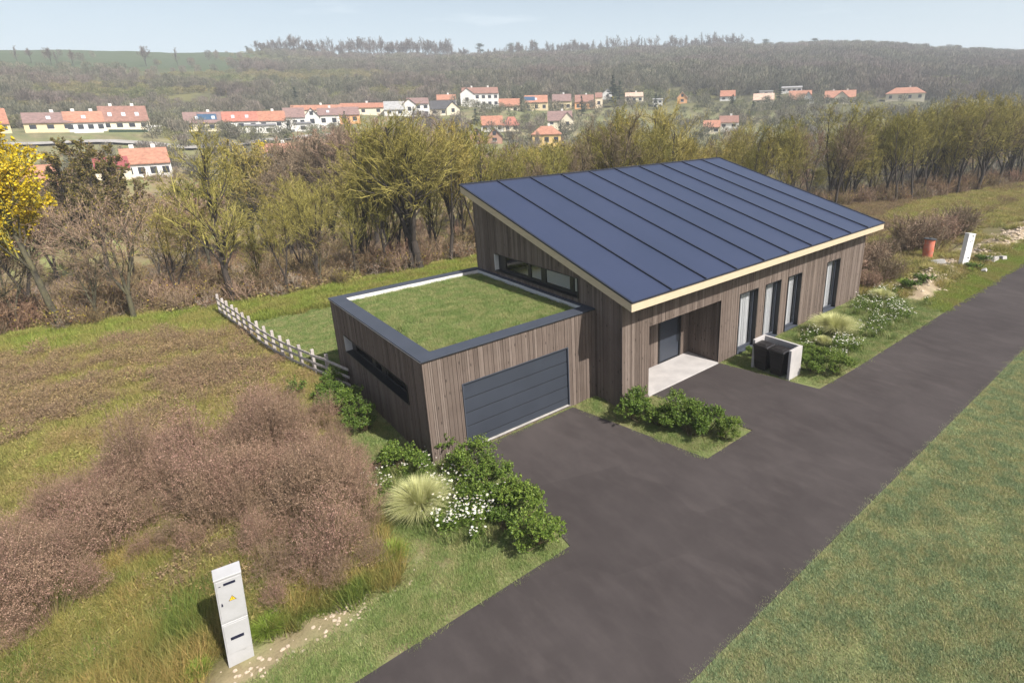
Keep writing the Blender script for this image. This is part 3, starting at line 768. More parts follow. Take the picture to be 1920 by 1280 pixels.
def build_garage():
    h = thing('garage', 'flat-roofed timber-clad garage with dark sectional door and grass-covered roof', 'garage', (0, 0, 0))
    b = lambda g, n, m_, par=h, **kw: g.build(n, m_, par, **kw)
    W, D, H = 6.115, 7.56, 3.16
    door = (1.09, 4.94, .07, 2.17)
    lw = (D - 6.5, D - 1.19, 1.45, 2.09)
    g = G()
    wall_cells(g, (.035, .035, 0), (1, 0, 0), (0, -1, 0), W - .07, lambda u: H - .02, [(door[0] - .035, door[1] - .035, door[2], door[3])], .25, z0=-.3)
    wall_cells(g, (.035, D - .035, 0), (0, -1, 0), (-1, 0, 0), D - .33, lambda u: H - .02, [(lw[0] - .035, lw[1] - .035, lw[2], lw[3])], .05, z0=-.3)
    wall_cells(g, (W, D - .035, 0), (-1, 0, 0), (0, 1, 0), W - .09, lambda u: H - .02, [], .2, z0=-.3)
    b(g, 'wall', MT['membrane'])
    g = G()
    wall_cells(g, (.09, D - .24, 0), (0, -1, 0), (-1, 0, 0), D - .54, lambda u: H - .22, [(lw[0] - .24, lw[1] - .24, lw[2], lw[3])], .2, z0=0)
    g.box(.3, .3, .0, W - .05, D - .3, .03); g.box(.3, .3, 2.62, W - .05, D - .3, 2.8)
    b(g, 'interior_wall', MT['plaster'])
    g = G(); boards(g, (0, .03, 0), (1, 0, 0), (0, -1, 0), W, lambda u: H, [door], 31, z0=-.05); b(g, 'front_cladding', MT['clad'])
    g = G(); boards(g, (.03, D, 0), (0, -1, 0), (-1, 0, 0), D - .002, lambda u: H, [lw], 32, z0=-.05); b(g, 'side_cladding', MT['clad'])
    g = G(); boards(g, (W, D - .03, 0), (-1, 0, 0), (0, 1, 0), W - .03, lambda u: H, [], 33, z0=-.05); b(g, 'rear_cladding', MT['clad'])
    # coping, white drip line, inner upstand
    g = G(); z0, z1 = H + .018, H + .055; c = .45; o_ = -.035
    g.hexa([(o_, o_, z0), (W - .004, o_, z0), (W - .004, c, z0), (c, c, z0), (o_, o_, z1), (W - .004, o_, z1), (W - .004, c, z1), (c, c, z1)])
    g.hexa([(o_, D + .03, z0), (o_, o_, z0), (c, c, z0), (c, D - .3, z0), (o_, D + .03, z1), (o_, o_, z1), (c, c, z1), (c, D - .3, z1)])
    g.hexa([(W - .004, D + .03, z0), (o_, D + .03, z0), (c, D - .3, z0), (W - .004, D - .3, z0), (W - .004, D + .03, z1), (o_, D + .03, z1), (c, D - .3, z1), (W - .004, D - .3, z1)])
    g.box(W - .12, c + .002, z0, W - .004, D - .302, z1)
    b(g, 'coping', MT['anthra'])
    g = G(); g.box(-.042, -.02, H + .002, -.012, D + .02, H + .017); b(g, 'drip_edge', MT['white'])
    g = G(); g.box(-.036, -.043, H + .002, W - .006, -.012, H + .016); b(g, 'drip_edge', MT['black'])
    g = G(); a = c + .004; t = .03; zb, zt = 2.86, H + .012
    g.box(a, a, zb, W - .13, a + t, zt); g.box(a, a + t, zb, a + t, D - .31, zt); g.box(a + t, D - .34, zb, W - .13, D - .31, zt); g.box(W - .16, a + t, zb, W - .13, D - .34, zt)
    b(g, 'upstand', MT['white'])
    g = G(); g.box(a + t, a + t, 2.84, W - .16, D - .34, 3.03); b(g, 'roof_soil', MT['ground'])
    # sectional door
    g = G(); zt = [.085, .47, .93, 1.365, 1.80, 2.155]      # joint heights
    zj = [.10, .338, .776, 1.21, 1.655, 2.145]
    for k in range(5):
        g.box(1.13, .035, zj[k] + .016, 4.90, .065, zj[k + 1] - .016)
    dr = b(g, 'garage_door', MT['door'], bevel=.004)
    g = G(); g.box(1.128, .055, .09, 4.902, .075, 2.15); g.build('door_joint', MT['black'], dr)
    g = G(); g.box(1.092, -.028, .098, 1.126, .07, 2.168); g.box(4.904, -.028, .098, 4.938, .07, 2.168); g.box(1.128, -.027, 2.15, 4.902, .07, 2.168)
    g.build('door_frame', MT['anthra'], dr)
    g = G(); g.box(1.092, -.032, .080, 4.938, .07, .096); g.build('threshold', MT['slab'], dr)
    # strip window on the side
    y0, y1, z0, z1 = 1.19, 6.5, 1.45, 2.09
    g = G()
    g.box(-.03, y0 + .002, z0 + .002, .30, y1 - .002, z0 + .025); g.box(-.022, y0 + .002, z1 - .02, .30, y1 - .002, z1 - .002)
    g.box(-.022, y0 + .002, z0 + .027, .30, y0 + .025, z1 - .022)
    w = b(g, 'window', MT['black'])
    g = G(); g.box(-.02, y1 - .025, z0 + .027, .30, y1 - .002, z1 - .022); g.build('side_reveal', MT['white'], w)
    P_ = [(6.05, 4.55), (4.25, 3.75), (3.4, 1.75), (1.55, 1.27)]
    g = G(); xs = .22; ed = [y1 - .027] + [q for p in P_ for q in p] + [y0 + .027]
    for k in range(0, len(ed), 2):
        if ed[k] - ed[k + 1] > .01: g.box(xs, ed[k + 1], z0 + .027, xs + .06, ed[k], z1 - .022)
    for p in P_: g.box(xs + .002, p[1], z0 + .027, xs + .058, p[0], z0 + .09); g.box(xs + .002, p[1], z1 - .06, xs + .058, p[0], z1 - .022)
    g.build('frame', MT['black'], w)
    for p in P_:
        g = G(); g.box(xs + .02, p[1] + .002, z0 + .092, xs + .026, p[0] - .002, z1 - .062); g.build('pane', MT['glass'], w)
    return h

# ------------------------------------------------------------------ small built things
def build_enclosure():
    h = thing('bin_enclosure', 'pale concrete three-sided bin enclosure standing at the corner of the planting bed', 'bin enclosure', (12.3, -3.1, 0))
    g = G(); t = .10; H = 1.15
    x0, x1, y0, y1 = -.36, .40, -.80, .76
    g.box(x0, y0, -.1, x1 - t, y0 + t, H); b1 = g.build('side_panel', MT['concrete'], h, bevel=.006)
    g = G(); g.box(x0, y1 - t, -.1, x1 - t, y1, H - .001); g.build('side_panel', MT['concrete'], h, bevel=.006)
    g = G(); g.box(x1 - t + .002, y0, -.1, x1, y1, H - .002); g.build('rear_panel', MT['concrete'], h, bevel=.006)
    g = G(); g.box(x0 + .02, y0 + t + .003, -.02, x1 - t - .003, y1 - t - .003, .02); g.build('floor_slab', MT['slab'], h)
def build_bin(x, y, label):
    h = thing('wheelie_bin', label, 'wheelie bin', (x, y, .022), 0, 'wheelie bins in the concrete enclosure')
    g = G()
    # body: opening side (front) faces -x, tapering to the foot
    def loft(rings, mi=0):
        V = []; F = []
        for (ax, bx, ay, by, z) in rings: V += [(ax, ay, z), (bx, ay, z), (bx, by, z), (ax, by, z)]
        n = len(rings)
        for i in range(n - 1):
            for k in range(4):
                F.append((4 * i + k, 4 * i + (k + 1) % 4, 4 * i + 4 + (k + 1) % 4, 4 * i + 4 + k))
        F.append((3, 2, 1, 0)); F.append((4 * n - 4, 4 * n - 3, 4 * n - 2, 4 * n - 1))
        g.add(V, F, mi)
    loft([(-.24, .17, -.20, .20, .05), (-.25, .17, -.215, .215, .12), (-.29, .21, -.25, .25, .55), (-.31, .24, -.275, .275, .88), (-.325, .25, -.29, .29, .90), (-.325, .25, -.29, .29, .95)])
    g.box(-.278, -.16, .30, -.262, .16, .33); g.box(-.30, -.22, .60, -.285, .22, .62)
    g.build('body', MT['bin'], h, bevel=.012)
    g = G()
    loft([(-.345, .27, -.30, .30, .952), (-.345, .27, -.30, .30, .985), (-.30, .22, -.255, .255, 1.02)])
    loft([(-.22, .12, -.17, .17, 1.021), (-.20, .10, -.15, .15, 1.04)])
    lid = g.build('lid', MT['bin'], h, bevel=.01)
    g = G(); g.tubes([(.27, -.22, .97)], [(.27, .22, .97)], .016, .016, 8); g.tubes([(.20, -.22, .94), (.20, .22, .94)], [(.27, -.22, .97), (.27, .22, .97)], .014, .014, 6)
    g.build('handle', MT['bin'], h)
    for s_ in (-1, 1):
        g = G(); g.tubes([(.17, s_ * .20, .10)], [(.17, s_ * .255, .10)], .10, .10, 20)
        V, idx, cnt, mi = g.arrays()
        wh = G(); wh.tubes([(.17, s_ * .20, .10)], [(.17, s_ * .255, .10)], .10, .10, 20); wh.tubes([(.17, s_ * .199, .10), (.17, s_ * .256, .10)], [(.17, s_ * .21, .10), (.17, s_ * .245, .10)], .10, .0, 20)
        wh.build('wheel', MT['membrane'], h)

def build_cabinet():
    h = thing('meter_cabinet', 'tall white electricity cabinet with two dark plates and a yellow warning triangle, in the weeds', 'utility cabinet', (-5.31, -2.99, 0))
    h.rotation_euler = (0, 0, R_(-4))
    b = lambda g, n, m_, par=h, **kw: g.build(n, m_, par, **kw)
    lean = Matrix.Rotation(R_(3.2), 4, 'X') @ Matrix.Rotation(R_(3.6), 4, 'Y')
    W, D = .20, .135
    objs = []
    g = G(); g.box(-W, -D, -.25, W, D, .98); low = b(g, 'lower_housing', MT['cabinet'], bevel=.008)
    g = G(); g.box(-W, -D, 1.0, W, D, 1.93); up = b(g, 'upper_housing', MT['cabinet'], bevel=.008)
    g = G(); g.box(-W + .01, -D + .01, .978, W - .01, D - .01, 1.002); jt = b(g, 'joint_band', MT['cabinet'])
    g = G(); g.box(-W - .006, -D - .014, 1.932, W + .006, D + .006, 1.965); cap = b(g, 'top_cap', MT['cabinet'], bevel=.01)
    g = G(); g.box(-W + .02, -D - .012, 1.04, W - .02, -D - .001, 1.90); d1 = g.build('door', MT['cabinet'], up, bevel=.005)
    g = G(); g.box(-W + .02, -D - .012, .30, W - .02, -D - .001, .95); d2 = g.build('door', MT['cabinet'], low, bevel=.005)
    def sub(g, n, m_, par): return g.build(n, m_, par)
    g = G(); g.box(-.075, -D - .02, 1.80, .10, -D - .002 - .011, 1.845); sub(g, 'vent_plate', MT['ink'], up)
    g = G(); g.box(-.10, -D - .02, .60, .10, -D - .013, .66); sub(g, 'vent_plate', MT['ink'], low)
    g = G(); g.box(-.145, -D - .018, 1.80, -.115, -D - .013, 1.812); sub(g, 'maker_badge', MT['lid'], up)
    # lock
    g = G(); yy = -D - .013
    g.box(-.150, yy - .006, 1.385, -.125, yy, 1.425); g.box(-.143, yy - .007, 1.425, -.132, yy - .001, 1.45); sub(g, 'lock', MT['ink'], up)
    # warning triangle with black border and bolt
    g = G()
    def tri(s_, y, cz=1.485, cx=.02):
        return [(cx - .058 * s_, y, cz - .04 * s_), (cx + .058 * s_, y, cz - .04 * s_), (cx, y, cz + .062 * s_)]
    def tp(s_, y0, y1):
        V = tri(s_, y0) + tri(s_, y1); g.add(V, [(0, 1, 2)]); g.add(V, [(5, 4, 3)]); g.add(V, [(0, 3, 4, 1), (1, 4, 5, 2), (2, 5, 3, 0)])
    tp(1, yy - .002, yy); sub(g, 'warning_sign', MT['membrane'], up)
    g = G(); tp(.78, yy - .004, yy - .0022); sub(g, 'warning_face', MT['yellow'], up)
    g = G(); y_ = yy - .0045
    V = [(.026, y_, 1.513), (.010, y_, 1.483), (.022, y_, 1.483), (.012, y_, 1.458), (.034, y_, 1.490), (.022, y_, 1.490), (.032, y_, 1.513)]
    g.add(V, [(0, 1, 2, 5)]); g.add(V, [(0, 5, 6)]); g.add(V, [(2, 3, 4, 5)])
    sub(g, 'lightning_mark', MT['membrane'], up)
    for ch in h.children: ch.matrix_basis = lean
    # note: sub-parts follow their housings
def build_pillar():
    h = thing('white_pillar', 'tall plain white service pillar leaning beside the soil heaps, with small dark plates', 'utility cabinet', (33.4, -3.0, 0), R_(-32))
    lean = Matrix.Rotation(R_(-3.0), 4, 'X') @ Matrix.Rotation(R_(6.0), 4, 'Y')
    g = G(); g.box(-.22, -.16, -.2, .22, .16, 1.03); a = g.build('lower_housing', MT['pillar'], h, bevel=.01)
    g = G(); g.box(-.22, -.16, 1.045, .22, .16, 2.0); c = g.build('upper_housing', MT['pillar'], h, bevel=.01)
    g = G(); g.box(-.235, -.175, 2.002, .235, .175, 2.05); d = g.build('top_cap', MT['pillar'], h, bevel=.01)
    g = G(); g.box(.02, -.172, 1.88, .13, -.162, 1.93); g.build('vent_plate', MT['ink'], c)
    g = G(); g.box(-.05, -.17, 1.52, -.02, -.162, 1.60); g.box(.03, -.17, 1.58, .05, -.162, 1.64); g.box(.09, -.17, 1.58, .115, -.162, 1.64); g.build('lettering', MT['lid'], c)
    g = G(); g.box(.03, -.172, .56, .13, -.162, .62); g.build('vent_plate', MT['ink'], a)
    for o in (a, c, d): o.matrix_basis = lean
def build_barrel():
    h = thing('plastic_pipe', 'orange plastic pipe stub standing upright with a flat dark lid, among dry bushes', 'pipe', (33.9, -.85, 0))
    n = 32; g = G(); r = .29; prof = [(-.1, r * 1.04), (.45, r), (.5, r * 1.06), (.9, r * 1.02), (1.30, r * 1.02)]
    V = []; F = []
    for z, q in prof:
        for k in range(n): V.append((q * math.cos(2 * math.pi * k / n), q * math.sin(2 * math.pi * k / n), z))
    for i in range(len(prof) - 1):
        for k in range(n): F.append((i * n + k, i * n + (k + 1) % n, (i + 1) * n + (k + 1) % n, (i + 1) * n + k))
    g.add(V, F); bd = g.build('pipe_body', MT['orange'], h, smooth=True)
    g = G(); g.prism([(.36 * math.cos(2 * math.pi * k / n), .36 * math.sin(2 * math.pi * k / n)) for k in range(n)], 1.305, 1.36)
    g.prism([(.07 * math.cos(2 * math.pi * k / 10), .07 * math.sin(2 * math.pi * k / 10)) for k in range(10)], 1.362, 1.42)
    ld = g.build('lid', MT['lid'], h, bevel=.008)
    L = Matrix.Rotation(R_(3), 4, 'Y')
    for o in (bd, ld): o.matrix_basis = L

def build_fence():
    pts = [(-2.08, 18.66), (-2.0, 17.87), (-1.93, 17.1), (-1.84, 16.23), (-1.76, 15.35), (-1.67, 14.52), (-1.58, 13.57), (-1.49, 12.62), (-1.37, 11.75), (-1.24, 10.95), (-1.08, 10.16), (-.90, 9.36), (-.70, 8.50), (-.46, 7.62)]
    pts = [(-2.16, 19.5)] + pts
    h = thing('post_and_rail_fence', 'pale weathered post-and-rail fence running from the garage to the trees', 'fence', (-1.3, 13, 0))
    rng = random.Random(5); H = 1.12
    inv = Matrix.Translation((1.3, -13, 0))
    for i, (x, y) in enumerate(pts):
        g = G(); w = .055; tx = rng.uniform(-.03, .03); ty = rng.uniform(-.03, .03); hh = H + rng.uniform(-.03, .03)
        z0 = -.3
        g.hexa([(x - w, y - w, z0), (x + w, y - w, z0), (x + w, y + w, z0), (x - w, y + w, z0), (x - w + tx, y - w + ty, hh), (x + w + tx, y - w + ty, hh), (x + w + tx, y + w + ty, hh), (x - w + tx, y + w + ty, hh)])
        o = g.build('post', MT['fencewood'], h, bevel=.008); o.matrix_parent_inverse = inv
        if i + 1 < len(pts) or True:
            x2, y2 = pts[i + 1] if i + 1 < len(pts) else (-.10, 6.1)
            for zc in (.92, .62, .32):
                g = G(); d = np.array([x2 - x, y2 - y]); L = np.linalg.norm(d); d /= L; nn = np.array([-d[1], d[0]])
                a = np.array([x, y]) - nn * .062; c = np.array([x2, y2]) - nn * .062
                j = rng.uniform(-.025, .025); k = rng.uniform(-.025, .025); t = .014; hw = .048
                a = a + d * .004; c = c - d * .004
                V = []
                for dz in (-hw, hw):
                    V += [(*(a - nn * t), zc + j + dz), (*(c - nn * t), zc + k + dz), (*(c + nn * t), zc + k + dz), (*(a + nn * t), zc + j + dz)]
                g.hexa(V); o = g.build('rail', MT['fencewood'], h); o.matrix_parent_inverse = inv
# ------------------------------------------------------------------ vegetation builders
def gen_tree(seed, H, trunk_r=.14, n_limb=12, limb_len=.45, ang=38, start=.22, sub=6, twig=5, fine=3, fork=0, lean=(0, 0), wob=.05, up=.35, r_fine=.009, leaf=0, leafsize=.09, top=1.0, bend=.12):
    """tapered trunk, limbs, branches and twigs; returns (trunk G, crown G)"""
    rng = np.random.default_rng(seed); seg = {0: [], 1: [], 2: [], 3: []}; tips = []
    def rot(d, a):
        t = rng.normal(size=3); p = np.cross(d, t); p /= np.linalg.norm(p) + 1e-9
        v = d * math.cos(a) + p * math.sin(a); return v / np.linalg.norm(v)
    def grow(p, d, L, r, lev, nseg, rend):
        pts = [p]; dirs = [d]
        for k in range(nseg):
            d = d + rng.normal(size=3) * (bend if lev else wob) + np.array([0, 0, up * (.25 if lev else .1) * (1 if lev < 3 else .6)])
            d = d / np.linalg.norm(d); q = p + d * L / nseg
            ra = r + (rend - r) * k / nseg; rb = r + (rend - r) * (k + 1) / nseg
            seg[min(lev, 3)].append((p, q, ra, rb)); p = q; pts.append(p); dirs.append(d)
        return pts, dirs
    def branch(p, d, L, r, lev):
        nseg = (7, 5, 3, 2, 1)[lev]; rend = max(r_fine, r * (.25 if lev < 2 else .5))
        pts, dirs = grow(p, d, L, r, lev, nseg, rend)
        cnt = (n_limb, sub, twig, fine, 0)[lev]
        if lev >= 3: tips.append(pts[-1])
        for k in range(cnt):
            t = (start if lev == 0 else .18) + (1 - (start if lev == 0 else .18)) * (k + rng.random()) / cnt
            t = min(t, .995) * nseg; i = int(t); f = t - i; q = pts[i] * (1 - f) + pts[i + 1] * f
            a = R_(ang if lev == 0 else 34) * rng.uniform(.6, 1.35)
            if lev == 0:
                LL = H * limb_len * (1.12 - .75 * (t / nseg)) * rng.uniform(.65, 1.15); rr = max(.022, r * (1 - .75 * t / nseg) * .5)
            else:
                LL = L * (.68, .66, .58, .6)[lev] * rng.uniform(.5, 1.15) * (1.1 - .35 * t / nseg); rr = max(r_fine * (1.7 if lev == 1 else 1), r * .45)
            branch(q, rot(dirs[min(i + 1, len(dirs) - 1)], a), LL, rr, lev + 1)
    d0 = np.array([lean[0], lean[1], 1.0]); d0 /= np.linalg.norm(d0)
    if fork:
        pts, dirs = grow(np.array([0, 0, -.4]), d0, H * .22 + .4, trunk_r * 1.2, 0, 3, trunk_r)
        for k in range(fork):
            a = 2 * math.pi * (k + rng.random() * .5) / fork; d = d0 + np.array([math.cos(a), math.sin(a), 0]) * rng.uniform(.18, .42)
            branch(pts[-1], d / np.linalg.norm(d), H * .78 * top * rng.uniform(.8, 1), trunk_r * .72, 0)
    else:
        branch(np.array([0, 0, -.4]), d0, (H * .93 + .4) * top, trunk_r, 0)
    tg = G(); cg = G()
    def arr(s): return [np.array([q[i] for q in s]) for i in range(4)]
    if seg[0]: tg.tubes(*arr(seg[0]), 8)
    if seg[1]: tg.tubes(*arr(seg[1]), 5)
    if seg[2]: cg.tubes(*arr(seg[2]), 3)
    if seg[3]: cg.tubes(*arr(seg[3]), 3)
    if leaf:
        s3 = arr(seg[3]); i = rng.integers(0, len(s3[0]), leaf); f = rng.random(leaf)[:, None]
        c = s3[0][i] * (1 - f) + s3[1][i] * f + rng.normal(size=(leaf, 3)) * .05
        cg.quads(c, leafsize * rng.uniform(.6, 1.2, leaf), leafsize * rng.uniform(.6, 1.2, leaf), rng, 1)
    return tg, cg

HT = {}
def tree_thing(name, spec, bark, crown, label, cat='tree', group=None):
    tg, cg = gen_tree(**spec)
    t = thing(name, label, cat, (0, 0, 0), 0, group)
    tg.build('trunk', bark, t, smooth=True); cg.build('crown', crown, t)
    HT[t] = float(np.percentile(np.concatenate([v[:, 2] for v in cg.V]), 99.6))
    return t
PLACED = set()
def place(proto, x, y, z, s, rz, label=None, group=None, sz=None):
    t = proto if proto.name not in PLACED else copy_tree(proto)
    PLACED.add(proto.name)
    t.location = (x, y, z); t.scale = (s, s, sz or s); t.rotation_euler = (0, 0, rz)
    if label: t['label'] = label
    if group: t['group'] = group
    return t

def conifer(seed, H, Rb, n=2600):
    rng = np.random.default_rng(seed); tg = G(); cg = G()
    tg.tubes([(0, 0, -.3)], [(0, 0, H * .97)], .16 * H / 9, .02, 7)
    p0 = []; p1 = []
    for k in range(int(26 + H * 5)):
        z = H * (.08 + .9 * rng.random() ** .9); L = Rb * (1 - z / H) * rng.uniform(.7, 1.1) + .12; a = rng.random() * 6.283
        e = np.array([math.cos(a) * L, math.sin(a) * L, -L * .12]); p0.append((0, 0, z)); p1.append(np.array([0, 0, z]) + e)
    p0 = np.array(p0, float); p1 = np.array(p1); cg.tubes(p0, p1, .03, .008, 3)
    i = rng.integers(0, len(p0), n); f = rng.uniform(.15, 1, n)[:, None]; c = p0[i] * (1 - f) + p1[i] * f + rng.normal(size=(n, 3)) * np.array([.09, .09, .06]) * H / 8
    cg.quads(c, .34 * H / 9, .16 * H / 9, rng, 0, .4)
    return tg, cg

def shrub(seed, H=.8, Rr=.5, n=2600, lf=.05):
    rng = np.random.default_rng(seed); g = G(); st = G()
    ns = 26; lobes = rng.normal(size=(9, 3)) * np.array([Rr * .5, Rr * .5, H * .12]) + np.array([0, 0, H * .58]); lr = rng.uniform(.28, .5, 9) * Rr
    tip = lobes[rng.integers(0, 9, ns)] + rng.normal(size=(ns, 3)) * .1
    base = rng.normal(size=(ns, 3)) * .06; base[:, 2] = -.05; mid = (base + tip) / 2 + rng.normal(size=(ns, 3)) * .05
    st.tubes(base, mid, .012, .008, 4); st.tubes(mid, tip, .008, .004, 4)
    # shoots that rise through the surface carry the leaves
    nsht = 230; d = rng.normal(size=(nsht, 3)); d[:, 2] = np.abs(d[:, 2]) * .9 - .1; d /= np.linalg.norm(d, axis=1, keepdims=True)
    li = rng.integers(0, 9, nsht); s0 = lobes[li] + d * lr[li][:, None] * .35; s1 = lobes[li] + d * lr[li][:, None] * rng.uniform(.9, 1.35, nsht)[:, None] + np.array([0, 0, .07])
    s0[:, 2] = np.maximum(s0[:, 2], .08); s1[:, 2] = np.maximum(s1[:, 2], .06)
    st.tubes(s0, s1, .004, .002, 3)
    i = rng.integers(0, nsht, n); f = rng.random(n)[:, None] ** .7; c = s0[i] * (1 - f) + s1[i] * f + rng.normal(size=(n, 3)) * .022
    c[:, 2] = np.maximum(c[:, 2], .03)
    g.quads(c, lf * rng.uniform(.6, 1.25, n), lf * 1.5 * rng.uniform(.6, 1.1, n), rng, 0, .3)
    return st, g

def grass_fountain(seed, n=1500, H=.95, Rr=.75, w=.009):
    rng = np.random.default_rng(seed); g = G()
    a = rng.random(n) * 6.283; sp = rng.random(n) ** .65 * Rr; L = H * rng.uniform(.65, 1.1, n)
    b = np.stack([np.cos(a) * .10 * rng.random(n), np.sin(a) * .10 * rng.random(n), np.zeros(n)], 1)
    dirx = np.stack([np.cos(a), np.sin(a)], 1); prev = b; side = np.stack([-np.sin(a), np.cos(a), np.zeros(n)], 1)
    K = 6; pts = [b]
    for k in range(1, K + 1):
        t = k / K; rr = sp * (t ** 1.5); z = L * (1.25 * t - .45 * t * t * (.5 + sp / Rr))
        pts.append(b + np.stack([dirx[:, 0] * rr, dirx[:, 1] * rr, z], 1))
    V = []; 
    for k in range(K + 1):
        ww = w * (1 - (k / K) ** 2 * .9) * .5
        V.append(pts[k] - side * ww); V.append(pts[k] + side * ww)
    V = np.stack(V, 1); m = 2 * (K + 1); base = (np.arange(n) * m)[:, None]
    F = np.concatenate([np.concatenate([base + 2 * k, base + 2 * k + 1, base + 2 * k + 3, base + 2 * k + 2], 1) for k in range(K)])
    g.add(V.reshape(-1, 3), F); return g

def daisies(seed, n=26, H=.55, Rr=.38):
    rng = np.random.default_rng(seed); st = G(); fl = G()
    a = rng.random(n) * 6.283; r = np.sqrt(rng.random(n)) * Rr
    base = np.stack([np.cos(a) * r * .5, np.sin(a) * r * .5, np.zeros(n)], 1)
    top = np.stack([np.cos(a) * r, np.sin(a) * r, H * rng.uniform(.65, 1.1, n)], 1); mid = (base + top) / 2 + rng.normal(size=(n, 3)) * .03
    st.tubes(base, mid, .004, .003, 3, 0); st.tubes(mid, top, .003, .003, 3, 0)
    m = 420; i = rng.integers(0, n, m); f = rng.random(m)[:, None] * .85; c = base[i] * (1 - f) + top[i] * f + rng.normal(size=(m, 3)) * .035
    st.quads(c, .028, .07, rng, 0)
    for k in range(n):
        d = rng.normal(size=3) * .35 + np.array([0, 0, 1]); d /= np.linalg.norm(d); h = np.cross(d, [1, 0, 0]); h /= np.linalg.norm(h); q = np.cross(d, h)
        R0 = rng.uniform(.022, .034)
        for p in range(9):
            t = 6.283 * p / 9; u1 = h * math.cos(t - .26) + q * math.sin(t - .26); u2 = h * math.cos(t + .26) + q * math.sin(t + .26); uc = h * math.cos(t) + q * math.sin(t)
            fl.add([top[k] + uc * .006, top[k] + u1 * R0 * .75 - d * .002, top[k] + uc * R0 * 1.12 - d * .006, top[k] + u2 * R0 * .75 - d * .002], [(0, 1, 2, 3)], 0)
        fl.add([top[k] + d * .004 + (h * math.cos(6.283 * p / 6) + q * math.sin(6.283 * p / 6)) * .010 for p in range(6)], [(0, 1, 2, 3, 4, 5)], 1)
    return st, fl

def grass_patch(seed, size, n, h, w, spread=.5, mi=0, seg=1):
    rng = np.random.default_rng(seed); g = G()
    b = np.stack([(rng.random(n) - .5) * size, (rng.random(n) - .5) * size, np.full(n, -.01)], 1)
    a = rng.random(n) * 6.283; hh = h * rng.uniform(.5, 1.2, n); ln = hh * spread * rng.uniform(.2, 1.4, n)
    t = b + np.stack([np.cos(a) * ln, np.sin(a) * ln, hh], 1)
    s_ = np.stack([-np.sin(a), np.cos(a), np.zeros(n)], 1) * (w * rng.uniform(.7, 1.3, n) / 2)[:, None]
    V = np.stack([b - s_, b + s_, t], 1).reshape(-1, 3); g.add(V, np.arange(3 * n).reshape(n, 3), mi); return g
def weed_clump(seed, H, Rr, nst, nfl, fl=.02, m_st=0, m_fl=1, leafy_=0, m_lf=2, w=.007):
    rng = np.random.default_rng(seed); g = G()
    a = rng.random(nst) * 6.283; r = np.sqrt(rng.random(nst)) * Rr
    base = np.stack([np.cos(a) * r * .75, np.sin(a) * r * .75, np.zeros(nst)], 1); hh = H * rng.uniform(.55, 1.1, nst)
    top = base + np.stack([rng.normal(size=nst) * H * .16, rng.normal(size=nst) * H * .16, hh], 1)
    g.ribbons(base, top, w, w * .5, rng, m_st)
    k = nst * 5; i = rng.integers(0, nst, k); f = rng.uniform(.35, .95, k)[:, None]; p = base[i] * (1 - f) + top[i] * f
    d = rng.normal(size=(k, 3)) * np.array([1, 1, .5]); d[:, 2] = np.abs(d[:, 2]) + .5; d /= np.linalg.norm(d, axis=1, keepdims=True)
    q = p + d * (H * rng.uniform(.12, .30, k))[:, None]; g.ribbons(p, q, w * .6, w * .35, rng, m_st)
    j = rng.integers(0, k, nfl); f = rng.uniform(.25, 1.05, nfl)[:, None]; c = p[j] * (1 - f) + q[j] * f + rng.normal(size=(nfl, 3)) * .02
    g.quads(c, fl * rng.uniform(.6, 1.4, nfl), fl * rng.uniform(.6, 1.4, nfl), rng, m_fl)
    if leafy_:
        i = rng.integers(0, nst, leafy_); f = rng.uniform(0, .5, leafy_)[:, None]; c = base[i] * (1 - f) + top[i] * f + rng.normal(size=(leafy_, 3)) * .05; c[:, 2] = np.abs(c[:, 2])
        g.quads(c, .03, .09, rng, m_lf, .4)
    return g
def dome_weed(seed, H, Rr, nst, nfl, fl=.014, w=.005):
    """feathery dead weed shrub: stems fanning from the foot into an uneven dome of seed heads"""
    rng = np.random.default_rng(seed); g = G()
    a = rng.random(nst) * 6.283; r = np.sqrt(rng.random(nst)); lob = 1 + .28 * np.sin(a * 3 + seed) * r + .12 * rng.normal(size=nst)
    base = np.stack([np.cos(a) * r * Rr * .25, np.sin(a) * r * Rr * .25, np.full(nst, -.05)], 1)
    top = np.stack([np.cos(a) * r * Rr * lob, np.sin(a) * r * Rr * lob, H * np.sqrt(np.clip(1.05 - r * r * .8, .1, 1)) * rng.uniform(.72, 1.12, nst)], 1)
    mid = base * .5 + top * .5 + np.array([0, 0, H * .08]); g.ribbons(base, mid, w * 1.6, w, rng, 0); g.ribbons(mid, top, w, w * .6, rng, 0)
    k = nst * 7; i = rng.integers(0, nst, k); f = rng.uniform(.05, .95, k)[:, None]; p = mid[i] * (1 - f) + top[i] * f; d = (top - mid)[i] + rng.normal(size=(k, 3)) * H * .22; d[:, 2] = np.abs(d[:, 2]) * .8
    q = p + d / np.linalg.norm(d, axis=1, keepdims=True) * (H * rng.uniform(.07, .20, k))[:, None]; g.ribbons(p, q, w * .7, w * .4, rng, 0)
    j = rng.integers(0, k, nfl); f = rng.uniform(.3, 1.08, nfl)[:, None]; c = p[j] * (1 - f) + q[j] * f + rng.normal(size=(nfl, 3)) * .014
    g.quads(c, fl * rng.uniform(.6, 1.5, nfl), fl * rng.uniform(.6, 1.5, nfl), rng, 1)
    return g
